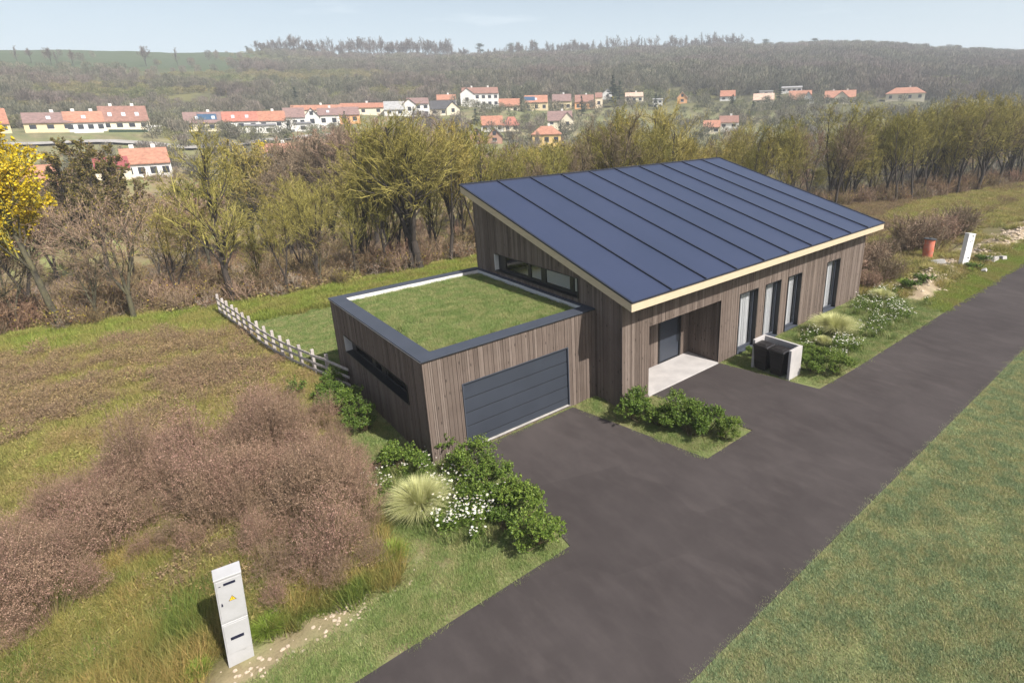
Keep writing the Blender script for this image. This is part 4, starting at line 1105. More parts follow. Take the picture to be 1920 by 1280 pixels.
def brush(seed, H, Rr, n1=34, n2=7, n3=5, leaf=0, ls=.09, m_t=0, m_l=1, r=.012):
    """multi-stemmed leafless bush"""
    rng = np.random.default_rng(seed); g = G()
    d = rng.normal(size=(n1, 3)) * np.array([Rr / H, Rr / H, 0]) * .6; d[:, 2] = 1; d /= np.linalg.norm(d, axis=1, keepdims=True)
    b = rng.normal(size=(n1, 3)) * Rr * .3; b[:, 2] = -.1; t = b + d * (H * rng.uniform(.6, 1.0, n1))[:, None]; g.tubes(b, t, r * 1.6, r * .7, 3, m_t)
    def kids(p0, p1, k, lf, rr):
        n = len(p0) * k; i = np.repeat(np.arange(len(p0)), k); f = rng.uniform(.25, 1, n)[:, None]; p = p0[i] * (1 - f) + p1[i] * f
        dd = (p1 - p0)[i]; L = np.linalg.norm(dd, axis=1, keepdims=True); dd = dd / L + rng.normal(size=(n, 3)) * .45; dd /= np.linalg.norm(dd, axis=1, keepdims=True)
        q = p + dd * L * lf * rng.uniform(.6, 1.2, (n, 1)); g.tubes(p, q, rr, rr * .6, 3, m_t) if rr > .011 else g.ribbons(p, q, rr * 2, rr * 1.2, rng, m_t); return p, q
    p, q = kids(b, t, n2, .38, r * .8); p2, q2 = kids(p, q, n3, .55, r * .55)
    if leaf:
        i = rng.integers(0, len(p2), leaf); f = rng.random(leaf)[:, None]; g.quads(p2[i] * (1 - f) + q2[i] * f, ls * rng.uniform(.5, 1.3, leaf), ls * rng.uniform(.5, 1.3, leaf), rng, m_l)
    return g

def scatter(name, variants, mats, P, sc, seed=0, var=None, zsc=None, label=None, parent=None, mode='stuff', tilt=0.0):
    """one object: geometry-node instances of the clump meshes it carries itself"""
    rng = np.random.default_rng(seed); P = np.asarray(P, float); n = len(P); nv = len(variants)
    g = G(); kinds = []
    for k, v in enumerate(variants):
        V, idx, cnt, mi = v.arrays(); a = 0
        g.V.append(V); st = np.concatenate([[0], np.cumsum(cnt)[:-1]])
        for m_ in np.unique(mi):
            for c_ in np.unique(cnt[mi == m_]):
                sel = np.where((mi == m_) & (cnt == c_))[0]
                g.F.append((idx[st[sel][:, None] + np.arange(c_)[None]] + g.n, m_))
        g.n += len(V); kinds.append(np.full(len(V), k + 1))
    var = rng.integers(0, nv, n) if var is None else var
    kinds.append(-(var + 1)); kinds = np.concatenate(kinds).astype(np.int32)
    me = g.mesh(name, mats, extra_points=P)
    nb = len(kinds) - n
    def attr(nm, typ, vals):
        at_ = me.attributes.new(nm, typ, 'POINT'); at_.data.foreach_set('value', vals)
    sc = np.broadcast_to(np.asarray(sc, float), (n,)); zs = sc if zsc is None else np.broadcast_to(zsc, (n,)) * sc
    attr('var', 'INT', kinds)
    attr('sc', 'FLOAT', np.concatenate([np.ones(nb), sc]).astype(np.float32)); attr('sz', 'FLOAT', np.concatenate([np.ones(nb), zs]).astype(np.float32))
    attr('rz', 'FLOAT', np.concatenate([np.zeros(nb), rng.random(n) * 6.283]).astype(np.float32))
    attr('rx', 'FLOAT', np.concatenate([np.zeros(nb), rng.normal(size=n) * tilt]).astype(np.float32))
    o = bpy.data.objects.new(name, me); col.objects.link(o)
    ng = bpy.data.node_groups.new(name + '_nodes', 'GeometryNodeTree')
    ng.interface.new_socket('Geometry', in_out='INPUT', socket_type='NodeSocketGeometry'); ng.interface.new_socket('Geometry', in_out='OUTPUT', socket_type='NodeSocketGeometry')
    gi = ng.nodes.new('NodeGroupInput'); go = ng.nodes.new('NodeGroupOutput'); jn = ng.nodes.new('GeometryNodeJoinGeometry')
    def named(nm, typ):
        q = ng.nodes.new('GeometryNodeInputNamedAttribute'); q.data_type = typ; q.inputs['Name'].default_value = nm
        return [s for s in q.outputs if s.enabled and s.name == 'Attribute'][0]
    va = named('var', 'INT'); s1 = named('sc', 'FLOAT'); s2 = named('sz', 'FLOAT'); rz = named('rz', 'FLOAT'); rx = named('rx', 'FLOAT')
    cs = ng.nodes.new('ShaderNodeCombineXYZ'); cr_ = ng.nodes.new('ShaderNodeCombineXYZ')
    ng.links.new(s1, cs.inputs[0]); ng.links.new(s1, cs.inputs[1]); ng.links.new(s2, cs.inputs[2]); ng.links.new(rz, cr_.inputs[2]); ng.links.new(rx, cr_.inputs[0])
    def sep(val):
        cp = ng.nodes.new('FunctionNodeCompare'); cp.data_type = 'INT'; cp.operation = 'EQUAL'
        ins = [s for s in cp.inputs if s.enabled]
        ng.links.new(va, ins[0]); ins[1].default_value = val
        sg = ng.nodes.new('GeometryNodeSeparateGeometry'); sg.domain = 'POINT'
        ng.links.new(gi.outputs[0], sg.inputs['Geometry']); ng.links.new(cp.outputs[0], sg.inputs['Selection']); return sg.outputs['Selection']
    for k in range(nv):
        ip = ng.nodes.new('GeometryNodeInstanceOnPoints')
        ng.links.new(sep(-(k + 1)), ip.inputs['Points']); ng.links.new(sep(k + 1), ip.inputs['Instance'])
        ng.links.new(cr_.outputs[0], ip.inputs['Rotation']); ng.links.new(cs.outputs[0], ip.inputs['Scale']); ng.links.new(ip.outputs[0], jn.inputs[0])
    ng.links.new(jn.outputs[0], go.inputs[0])
    md = o.modifiers.new('scatter', 'NODES'); md.node_group = ng
    if mode: o['kind'] = mode
    if label: o['label'] = label
    if parent: o.parent = parent
    return o

# ------------------------------------------------------------------ village
WALLS = {}; ROOFS = {}
def wallmat(name, c):
    if name not in WALLS: WALLS[name] = plain('render_' + name, c, tuple(x * .88 for x in c), scale=.6, rough=.9)
    return WALLS[name]
def roofmat(name, c):
    if name not in ROOFS:
        ROOFS[name] = plain('tiles_' + name, c, tuple(x * .55 for x in c), scale=1.6, rough=.85, vscale=(1, 1, 1), detail=10, lo=.4, hi=.7)
    return ROOFS[name]
WC = dict(white=(.68, .67, .64), cream=(.74, .66, .50), yellow=(.66, .54, .33), orange=(.72, .38, .18), grey=(.5, .5, .5), ochre=(.68, .48, .19), brick=(.42, .24, .17))
RC = dict(orange=(.42, .20, .13), red=(.41, .155, .11), brown=(.28, .15, .115), mauve=(.24, .155, .14), grey=(.13, .125, .125), dark=(.07, .07, .075), rust=(.40, .18, .115), palegrey=(.36, .36, .36), maroon=(.30, .07, .07), pale=(.60, .42, .32), slate=(.2, .2, .21))
HOUSES = []
def village_house(u0, u1, vb, ve, vr, r, wall, roofc, label, kind='long', dep=8.0, wins=3, sky=0, chim=1, rows=1, yaw=0.0, name='house', hip=0, solar=0, gable=0):
    """u0,u1: sides; vb base, ve eaves, vr ridge rows in the frame; r distance"""
    uc = (u0 + u1) / 2; P = at(uc, vb, r); depth = (P - CAM) @ AF
    w = (u1 - u0) * depth / FPX; h = max(1.8, (vb - ve) * depth / FPX); rh = max(.6, (ve - vr) * depth / FPX) 
    d2 = P[:2] - CAM[:2]; rz = math.atan2(-d2[0], d2[1]) + yaw
    t = thing(name, label, 'house' if name == 'house' else name.replace('_', ' '), (P[0], P[1], P[2]), rz)
    w /= max(.5, abs(math.cos(yaw)) + dep / max(w, 1) * abs(math.sin(yaw)) * .8)
    hw = w / 2; D = dep
    # the house stands behind its front line: y from 0 to D
    g = G(); g.box(-hw, 0, -2.5, hw, D, h)
    rd = .18; ov = .35
    rg = G()
    if kind == 'long':
        g.add([(-hw, 0, h), (-hw, D, h), (-hw, D / 2, h + rh), (-hw + .25, 0, h), (-hw + .25, D, h), (-hw + .25, D / 2, h + rh)], [(0, 1, 2), (5, 4, 3)]) if not hip else None
        g.add([(hw, 0, h), (hw, D, h), (hw, D / 2, h + rh), (hw - .25, 0, h), (hw - .25, D, h), (hw - .25, D / 2, h + rh)], [(2, 1, 0), (3, 4, 5)]) if not hip else None
        e = hip * min(hw * .7, D / 2)
        k = rh / (D / 2); a = -hw - (.0 if not hip else ov); b = -a; y0 = -ov; y1 = D + ov; zz = h - ov * k + .08
        for (ya, yb, s_) in ((y0, D / 2, 1), (y1, D / 2, -1)):
            lo = zz; hi = h + rh + .08
            V = [(a, ya, lo), (b, ya, lo), (b - e, yb, hi), (a + e, yb, hi)]
            V2 = [(x, y, z + rd) for x, y, z in V]
            rg.hexa(V + V2)
        if hip:
            for s_ in (-1, 1):
                V = [(s_ * b, y0, zz), (s_ * b, y1, zz), (s_ * (b - e), D / 2, h + rh + .08)]; V2 = [(x, y, z + rd) for x, y, z in V]
                rg.add(V + V2, [(0, 1, 2), (5, 4, 3)]); rg.add(V + V2, [(0, 3, 4, 1), (1, 4, 5, 2), (2, 5, 3, 0)])
    elif kind == 'gable':                                   # gable end faces the viewer
        g.add([(-hw, 0, h), (hw, 0, h), (0, 0, h + rh), (-hw, .25, h), (hw, .25, h), (0, .25, h + rh)], [(0, 1, 2), (5, 4, 3)])
        k = rh / hw
        for s_ in (-1, 1):
            V = [(s_ * (hw + ov), -ov, h - ov * k + .08), (0, -ov, h + rh + .08), (0, D + ov, h + rh + .08), (s_ * (hw + ov), D + ov, h - ov * k + .08)]
            rg.hexa(V + [(x, y, z + rd) for x, y, z in V])
    else:                                                   # flat or lean-to roof
        rg.hexa([(-hw - .2, -.3, h), (hw + .2, -.3, h), (hw + .2, D + .2, h + rh * .6), (-hw - .2, D + .2, h + rh * .6), (-hw - .2, -.3, h + .22), (hw + .2, -.3, h + .22), (hw + .2, D + .2, h + rh * .6 + .22), (-hw - .2, D + .2, h + rh * .6 + .22)])
    g.build('wall', wallmat(wall, WC[wall]), t)
    rf = rg.build('roof', roofmat(roofc, RC[roofc]), t)
    if gable:                                               # cross gable rising from the front wall
        x0 = hw * gable; gw = min(2.6, hw * .5); q = G(); q.box(x0 - gw, -.5, -2, x0 + gw, D * .45, h + .1)
        q.add([(x0 - gw, -.5, h + .1), (x0 + gw, -.5, h + .1), (x0, -.5, h + rh * .85), (x0, -.25, h + rh * .85), (x0 - gw, -.25, h + .1), (x0 + gw, -.25, h + .1)], [(0, 1, 2), (3, 5, 4)])
        q.build('front_gable', wallmat(wall, WC[wall]), t)
        q = G()
        for s_ in (-1, 1):
            V = [(x0 + s_ * (gw + .3), -.8, h - .05), (x0, -.8, h + rh * .85 + .1), (x0, D * .48, h + rh * .85 + .1), (x0 + s_ * (gw + .3), D * .3, h - .05)]
            q.hexa(V + [(x, y, z + .18) for x, y, z in V])
        q.build('gable_roof', roofmat(roofc, RC[roofc]), t)
        q = G(); q.box(x0 - .55, -.56, h * .45, x0 + .55, -.5, h * .45 + 1.3); q.build('window', MT['winglass'], t)
    if chim:
        for c_ in range(chim):
            q = G(); x = hw * (-.45 + .9 * c_ / max(1, chim - 1)) if chim > 1 else hw * .2
            zc = h + (rh if kind != 'flat' else .3); yy = D / 2 + .6
            q.box(x - .35, yy - .3, zc - 1.2, x + .35, yy + .3, zc + .9); q.build('chimney', wallmat('white', WC['white']), rf)
    for r_ in range(rows):
        zc = h * (r_ + .5) / rows if rows > 1 else h * .52
        wh = min(1.35, h / rows * .48)
        for k in range(wins):
            x = -hw + w * (k + .5) / wins; ww = min(.62, w / wins * .28)
            if gable and abs(x - hw * gable) < 2.9: continue
            q = G(); q.box(x - ww, -.05, zc - wh / 2, x + ww, .03, zc + wh / 2); wo = q.build('window', MT['winglass'], t)
            q = G(); q.box(x - ww - .1, -.035, zc - wh / 2 - .14, x + ww + .1, .02, zc - wh / 2 - .012); q.build('sill', wallmat('white', WC['white']), wo)
    if kind == 'gable' and rh > 2:
        q = G(); q.box(-.5, -.05, h + rh * .15, .5, .03, h + rh * .15 + 1.1); q.build('window', MT['winglass'], t)
    if kind == 'long':
        k = rh / (D / 2)
        for j in range(sky):
            x = -hw + w * (j + .8) / (sky + .6); y = D * .2; z = h + y * k + .28
            q = G(); q.hexa([(x - .4, y - .6, z - .6 * k), (x + .4, y - .6, z - .6 * k), (x + .4, y + .5, z + .5 * k), (x - .4, y + .5, z + .5 * k), (x - .4, y - .6, z - .6 * k + .12), (x + .4, y - .6, z - .6 * k + .12), (x + .4, y + .5, z + .5 * k + .12), (x - .4, y + .5, z + .5 * k + .12)])
            q.build('skylight', MT['skylight'], rf)
        if solar:
            x = hw * solar; y = D * .22; z = h + y * k + .26; e = min(2.6, hw * .45)
            q = G(); q.hexa([(x - e, y - 1, z - k), (x + e, y - 1, z - k), (x + e, y + 1.2, z + 1.2 * k), (x - e, y + 1.2, z + 1.2 * k), (x - e, y - 1, z - k + .1), (x + e, y - 1, z - k + .1), (x + e, y + 1.2, z + 1.2 * k + .1), (x - e, y + 1.2, z + 1.2 * k + .1)])
            q.build('solar_panel', MT['solar'], rf)
    return t
MT['winglass'] = plain('dark_window_glass', (.04, .045, .055), rough=.2)
MT['skylight'] = plain('pale_skylight', (.55, .60, .66), rough=.2)
MT['solar'] = plain('solar_glass', (.05, .10, .17), rough=.2)

VH = [
 dict(u0=-45, u1=12, vb=250, ve=233, vr=207, r=186, wall='yellow', roofc='rust', label='yellow house with rust-red roof cut by the left edge of the photo', dep=9),
 dict(u0=61, u1=134, vb=246, ve=231, vr=214, r=186, wall='yellow', roofc='mauve', label='low yellow house with long mauve-brown roof, left of the orange-roofed one', wins=3, sky=1),
 dict(u0=134.5, u1=193, vb=247, ve=230, vr=212, r=186, wall='white', roofc='orange', label='low white row house under a bright orange roof at the left of the village', wins=4, sky=1, chim=2),
 dict(u0=202, u1=275, vb=243, ve=228, vr=202, r=188, wall='cream', roofc='brown', label='cream house with tall brown roof and three skylights', wins=4, sky=3, chim=2, dep=10),
 dict(u0=355, u1=424, vb=246, ve=231, vr=213, r=190, wall='cream', roofc='mauve', label='cream row house with brown roof carrying a solar panel', wins=4, sky=2, solar=.1, chim=1),
 dict(u0=425, u1=484, vb=244, ve=228, vr=212, r=190, wall='white', roofc='red', label='white row house with the brightest red roof and two skylights', wins=3, sky=2, chim=0),
 dict(u0=485, u1=536, vb=240, ve=227, vr=211, r=191, wall='white', roofc='rust', label='white row house under a plain rust-brown roof beside the bright red one', wins=2, chim=1),
 dict(u0=537, u1=574, vb=240, ve=221, vr=205, r=193, wall='white', roofc='mauve', label='taller white row house under a dull brown roof above the grassy slope', wins=3, chim=0),
 dict(u0=575, u1=600, vb=237, ve=219, vr=205, r=194, wall='white', roofc='mauve', label='narrow white gable end facing the valley in the middle of the row', kind='gable', wins=1, chim=0, dep=9),
 dict(u0=600, u1=637, vb=236, ve=217, vr=205, r=195, wall='white', roofc='mauve', label='white house with brown roof right of the white gable end', wins=2, sky=1),
 dict(u0=638, u1=675, vb=231, ve=216, vr=203, r=197, wall='orange', roofc='mauve', label='orange-walled house with brown roof at the right end of the row', wins=2, chim=0),
 dict(u0=552, u1=640, vb=222, ve=207, vr=199, r=212, wall='cream', roofc='orange', label='long orange roof rising behind the white row houses', wins=3, chim=1),
 dict(u0=642, u1=722, vb=214, ve=203, vr=195, r=218, wall='cream', roofc='rust', label='long pale rust roof behind the orange-walled house', wins=3, chim=1),
 dict(u0=466, u1=517, vb=253, ve=237, vr=234, r=184, wall='white', roofc='slate', label='flat-roofed white annex with one window below the rust-brown roof', kind='flat', wins=2, chim=0, dep=5, name='outbuilding'),
 dict(u0=555, u1=584, vb=247, ve=233, vr=230, r=186, wall='white', roofc='slate', label='small white flat-roofed shed below the white gable end', kind='flat', wins=1, chim=0, dep=5, name='outbuilding'),
 dict(u0=722, u1=760, vb=216, ve=208, vr=194, r=210, wall='white', roofc='palegrey', label='house with a wide pale grey roof behind the tall bare tree', wins=2, chim=0),
 dict(u0=766, u1=806, vb=218, ve=196, vr=186, r=212, wall='white', roofc='mauve', label='two-storey white house with dull dark roof left of the grey-roofed one', wins=3, rows=2, chim=0, gable=-.8),
 dict(u0=808, u1=856, vb=216, ve=205, vr=191, r=214, wall='cream', roofc='dark', label='cream house with dark grey roof and small gable below the villa', wins=3, chim=0, gable=.75),
 dict(u0=820, u1=856, vb=197, ve=188, vr=179, r=236, wall='white', roofc='orange', label='low orange-roofed house just left of the large white villa', wins=2, chim=1),
 dict(u0=868, u1=936, vb=200, ve=177, vr=166, r=240, wall='white', roofc='brown', label='large two-storey white villa with brown roof standing above the village', wins=6, rows=2, chim=2, dep=12, gable=-.72),
 dict(u0=936, u1=976, vb=211, ve=200, vr=187, r=232, wall='cream', roofc='rust', label='low house with weathered rust roof right of the white villa', wins=2, chim=0),
 dict(u0=984, u1=1028, vb=209, ve=193, vr=181, r=236, wall='yellow', roofc='orange', label='yellow house with orange roof half covered in blue solar panels', wins=3, solar=-.55, sky=1, chim=0),
 dict(u0=1036, u1=1072, vb=209, ve=191, vr=179, r=238, wall='yellow', roofc='mauve', label='pale yellow house with brown roof right of the solar-panelled one', wins=3, chim=1),
 dict(u0=1078, u1=1114, vb=206, ve=192, vr=180, r=242, wall='orange', roofc='brown', label='reddish house with brown roof at the right end of the yellow pair', wins=3, chim=1),
 dict(u0=903, u1=944, vb=246, ve=235, vr=220, r=192, wall='white', roofc='rust', label='white house with broad rust-orange roof below the villa', wins=3, chim=0),
 dict(u0=945, u1=974, vb=246, ve=236, vr=222, r=192, wall='cream', roofc='red', label='small house with red hipped roof joined to the rust-orange one', wins=2, chim=0, hip=1),
 dict(u0=1027, u1=1074, vb=244, ve=227, vr=211, r=196, wall='cream', roofc='mauve', label='tall cream house with brown roof and front gable above the yellow house', wins=3, rows=2, chim=1, gable=.6),
 dict(u0=999, u1=1052, vb=272, ve=253, vr=240, r=164, wall='ochre', roofc='orange', label='bright ochre house with orange hipped roof close behind the trees', wins=3, chim=1, hip=1, dep=9),
 dict(u0=882, u1=908, vb=268, ve=259, vr=245, r=166, wall='brick', roofc='dark', label='left of two brown gables with dark grey roofs behind the trees', kind='gable', wins=1, chim=0),
 dict(u0=914, u1=942, vb=268, ve=259, vr=245, r=166, wall='brick', roofc='dark', label='right of two brown gables with dark grey roofs behind the trees', kind='gable', wins=1, chim=0),
 dict(u0=244, u1=318, vb=333, ve=307, vr=283, r=128, wall='white', roofc='orange', label='near white farmhouse with mottled orange roof and white chimney below the road', wins=4, chim=2, dep=9),
 dict(u0=190, u1=243, vb=336, ve=324, vr=307, r=126, wall='cream', roofc='maroon', label='low maroon-roofed shed joined to the near white farmhouse', wins=1, chim=0, name='outbuilding'),
 dict(u0=62, u1=120, vb=400, ve=350, vr=318, r=96, wall='orange', roofc='orange', label='orange house half hidden behind the bronze-leaved trees', wins=3, chim=0, dep=8),
 dict(u0=498, u1=560, vb=300, ve=289, vr=276, r=150, wall='white', roofc='orange', label='white-gabled building with a strip of orange roof above the grey barn', wins=1, chim=1),
 dict(u0=478, u1=560, vb=336, ve=318, vr=292, r=128, wall='cream', roofc='slate', label='long barn with wide grey roof behind the bare trees', wins=6, chim=0, name='barn', dep=10),
 dict(u0=1348, u1=1384, vb=241, ve=232, vr=221, r=196, wall='white', roofc='brown', label='white house with brown roof and white chimney behind the trees right of centre', wins=2, chim=1),
 dict(u0=1318, u1=1350, vb=250, ve=243, vr=232, r=188, wall='cream', roofc='orange', label='faded orange-roofed house just below the brown-roofed one right of centre', wins=2, chim=0),
 dict(u0=1478, u1=1519, vb=197, ve=188, vr=172, r=276, wall='white', roofc='orange', label='hazy house with salmon roof and white gable on the far right slope', wins=2, chim=0, gable=.7),
 dict(u0=1546, u1=1600, vb=199, ve=184, vr=172, r=280, wall='cream', roofc='orange', label='hazy cream house with orange roof, largest on the far right slope', wins=4, chim=2, gable=.1),
 dict(u0=1664, u1=1728, vb=188, ve=176, vr=166, r=306, wall='cream', roofc='orange', label='farthest hazy house with flat salmon hipped roof at the right', wins=4, chim=1, hip=1),
 dict(u0=1350, u1=1378, vb=189, ve=182, vr=172, r=262, wall='white', roofc='rust', label='small hazy house with dull red roof left of the lone conifer', wins=2, chim=0),
 dict(u0=1424, u1=1448, vb=180, ve=172, vr=169, r=280, wall='white', roofc='palegrey', label='small white hut with pale flat roof left of the lone conifer', kind='flat', wins=1, chim=0, name='hut'),
 dict(u0=1412, u1=1450, vb=196, ve=188, vr=177, r=268, wall='cream', roofc='pale', label='hazy low house with pale rust roof beside the lone conifer', wins=2, chim=0),
 dict(u0=1466, u1=1502, vb=173, ve=166, vr=160, r=292, wall='white', roofc='palegrey', label='long pale building highest on the right slope', kind='flat', wins=4, chim=0, name='outbuilding'),
 dict(u0=1224, u1=1242, vb=202, ve=188, vr=184, r=248, wall='white', roofc='palegrey', label='small white two-storey block in the hazy middle slope', kind='flat', wins=2, rows=2, chim=0),
 dict(u0=1270, u1=1288, vb=194, ve=184, vr=174, r=256, wall='orange', roofc='pale', label='small orange gabled house in the hazy middle slope', kind='gable', wins=1, chim=0),
 dict(u0=1172, u1=1206, vb=192, ve=182, vr=175, r=254, wall='cream', roofc='pale', label='faded cream house among conifers right of the red-roofed end house', wins=3, chim=1),
 dict(u0=1130, u1=1148, vb=184, ve=178, vr=170, r=262, wall='white', roofc='palegrey', label='tiny white gabled house on the slope above the reddish house', kind='gable', wins=1, chim=0),
 dict(u0=1116, u1=1130, vb=204, ve=184, vr=176, r=246, wall='cream', roofc='brown', label='narrow cream house squeezed beside the reddish house', wins=1, chim=0),
]
for h_ in VH:
    P_h = at((h_['u0'] + h_['u1']) / 2, h_['vb'], h_['r']); dd = P_h[:2] - CAM[:2]; dd /= np.linalg.norm(dd)
    BUMPS.append((P_h[0] + dd[0] * 4, P_h[1] + dd[1] * 4, P_h[2] - .1, 9.0 if h_['r'] > 140 else 10))
# ================================================================== build
build_terrain(); build_road()
house = build_house(); garage = build_garage()
build_enclosure()
build_bin(12.16, -2.72, 'dark wheelie bin on the window side of the concrete enclosure')
build_bin(12.16, -3.38, 'dark wheelie bin next to the road-side panel of the concrete enclosure')
build_cabinet(); build_pillar(); build_barrel(); build_fence()
for h_ in VH: village_house(**h_)

def rnd_box(rng, n, x0, x1, y0, y1): return np.stack([rng.uniform(x0, x1, n), rng.uniform(y0, y1, n)], 1)
def on_ground(P, dz=0.0): return np.concatenate([P, (terrain_z(P[:, 0], P[:, 1]) + dz)[:, None]], 1)
def road_dist_ok(P, m_=.0):
    """outside the asphalt outline, grown by m_"""
    ok = np.ones(len(P), bool)
    for dx, dy in ((0, 0), (m_, 0), (-m_, 0), (0, m_), (0, -m_)): ok &= ~poly_in(P[:, 0] + dx, P[:, 1] + dy, ROAD)
    return ok
rng = np.random.default_rng(11)

# ---- lawns
lawnv = [grass_patch(100 + k, .62, 620, .05, .010, .9) for k in range(3)]
def grow(name, variants, mats, P, smin, smax, seed, **kw):
    return scatter(name, variants, mats, on_ground(P, kw.pop('dz', 0)), np.random.default_rng(seed).uniform(smin, smax, len(P)), seed, **kw)
# south lawn beyond the road: dense near the camera, sparser and coarser far away
P = rnd_box(rng, 16500, -1.5, 46, -27, -8.55); r_ = np.hypot(P[:, 0] - CX, P[:, 1] - CY)
P = P[(col_of(0, 0) * 0 + np.array([PPX + FPX * ((np.array([p[0], p[1], 0]) - CAM) @ AR) / max(.1, (np.array([p[0], p[1], 0]) - CAM) @ AF) for p in P])) < 2350]
w_ = np.array([(np.array([p[0], p[1], 0]) - CAM) @ AF for p in P]); P = P[w_ > 4]
P = P[P[:, 1] < -8.98 - np.clip((P[:, 0] - 20) / 20, 0, 1) * .15]
grow('lawn', lawnv, [MT['lawn']], P, .8, 1.3, 1)
edge = np.stack([rng.uniform(-3, 60, 1500), np.full(1500, 0.0)], 1); edge[:, 1] = -8.62 - np.clip(edge[:, 0] / 40, 0, 1) * .13 - .17 + rng.normal(size=1500) * .03
edgev = [grass_patch(130 + k, .25, 70, .05, .010, 1.0) for k in range(2)]
grow('lawn_edge', edgev, [MT['lawn']], edge, .8, 1.3, 2)

# verges and planting beds around the house
def ok_bed(P): return road_dist_ok(P, .16) & ~in_building(P[:, 0], P[:, 1], .12)
P = rnd_box(rng, 9000, -6.3, 24.5, -5.2, 8.5); n1 = fbm(P[:, 0] * .9, P[:, 1] * .9, 3)
keep = ok_bed(P) & (((P[:, 0] > 4) & (P[:, 1] < -.1)) | ((P[:, 0] < 1.6) & (P[:, 0] > -2.3 + n1 * .6) & (P[:, 1] > -3)) | ((P[:, 1] < -3.0 - (n1 - .5) * .9) & (P[:, 0] > -3.2)) | ((P[:, 1] < -3.75 - (n1 - .5) * .5) & (P[:, 0] <= -3.2)))
bed = P[keep]; grow('verge_grass', [grass_patch(140 + k, .5, 380, .065, .010, .9) for k in range(3)], [MT['turf']], bed, .8, 1.35, 3)
P = rnd_box(rng, 3200, 24, 75, -5.3, -3.5); P = P[road_dist_ok(P, .14)]; P = P[P[:, 1] < -4.2 + fbm(P[:, 0] * .5, P[:, 1], 2) * .9]
grow('roadside_grass', [grass_patch(150 + k, .6, 240, .09, .014, .9) for k in range(2)], [MT['bright']], P, .8, 1.4, 4)
# rough strip at the foot of the garage door wall
P = np.stack([rng.uniform(.7, 5.1, 130), rng.uniform(-.16, -.04, 130)], 1)
grow('wall_foot_grass', [grass_patch(155, .12, 26, .06, .009, .8)], [MT['turf']], P, .7, 1.3, 5)
# garden lawn between fence and trees
P = rnd_box(rng, 9000, -2.2, 12, 7.3, 21); xf = np.interp(P[:, 1], [7, 20], [-.3, -2.2]); P = P[(P[:, 0] > xf) & ~in_building(P[:, 0], P[:, 1], .1)]
es = edge_side(P[:, 0], P[:, 1]); P = P[(es < -.5) & ~((P[:, 0] > 6.5) & (P[:, 1] < 9))]
grow('garden_grass', [grass_patch(160 + k, .6, 300, .07, .014, .8) for k in range(2)], [MT['turf']], P, .8, 1.4, 6)
# fresh tall grass along the field edge
t_ = rng.random(6500); ex = -19 + 43 * t_; ey = np.interp(ex, EDGE[:, 0], EDGE[:, 1]) - rng.uniform(-.5, 4.4, 6500) + fbm(ex * .4, ex * 0, 3) * 1.2 - .6
P = np.stack([ex, ey], 1); P = P[~((P[:, 0] > -2.2) & (P[:, 1] < 17))]
grow('edge_grass', [grass_patch(170 + k, .6, 130, .22, .022, .9) for k in range(3)], [MT['bright']], P, .6, 1.4, 7)

# ---- weeds
weedm = [MT['stalk'], MT['fluff'], MT['weed']]; lowm = [MT['stalk'], MT['seed'], MT['weed']]
tall = [weed_clump(200 + k, .95, .42, 70, 1500, .020, leafy_=60) for k in range(5)]
# dry brown-purple mass in front of the garage
def blob(P):
    x, y = P[:, 0], P[:, 1]; f = np.zeros(len(P))
    for cx, cy, rx, ry, wt in [(-3.0, 3.4, 1.5, 2.9, 1), (-4.2, 1.8, 2.1, 2.4, 1), (-5.6, 3.6, 1.9, 2.3, 1), (-2.9, -.4, 1.1, 1.5, 1), (-7.3, 2.2, 1.6, 1.7, .9), (-8.6, 1.4, 1.0, 1.6, .9), (-2.0, .6, .7, 1.4, .8), (-7.6, 4.4, 1.0, 1.3, .6), (-2.6, 5.0, .9, 1.2, .7), (-3.9, -1.5, 1.0, .8, .9), (-3.3, -2.2, 1.0, .55, .9), (-4.1, -2.3, .7, .5, .7), (-9.6, 2.6, 1.2, 1.6, .9), (-8.4, .5, 1.1, .9, .95), (-9.4, .9, .9, .9, .9), (-6.9, 3.2, 1.4, 1.5, .9)]:
        f = np.maximum(f, wt * np.exp(-((x - cx) / rx) ** 2 * 1.1 - ((y - cy) / ry) ** 2 * 1.1))
    return f
P = rnd_box(rng, 5200, -11, -.8, -3.2, 8); f = blob(P) + (fbm(P[:, 0] * 1.1, P[:, 1] * 1.1, 7) - .5) * .5
f0 = blob(P); keep = (f0 > .36) & (P[:, 0] < -1.55 - (P[:, 1] < 1) * .35); P = P[keep]; f = f0[keep]
# keep a loose spacing so that each dry shrub stands out with a dark gap beside it
order = rng.permutation(len(P)); chosen = []
for i in order:
    if all((P[i, 0] - P[j, 0]) ** 2 + (P[i, 1] - P[j, 1]) ** 2 > .30 for j in chosen): chosen.append(i)
P = P[chosen]; f = f[chosen]
domes = [dome_weed(200 + k, 1.45 + .15 * (k % 3), .66 + .08 * (k % 2), 150, 5200, .016) for k in range(5)]
scatter('dry_brown_weeds', domes, weedm, on_ground(P), rng.uniform(.62, 1.1, len(P)) * (.62 + .5 * np.clip((f - .4) / .4, 0, 1)), 21, zsc=rng.uniform(.8, 1.4, len(P)), tilt=.1)
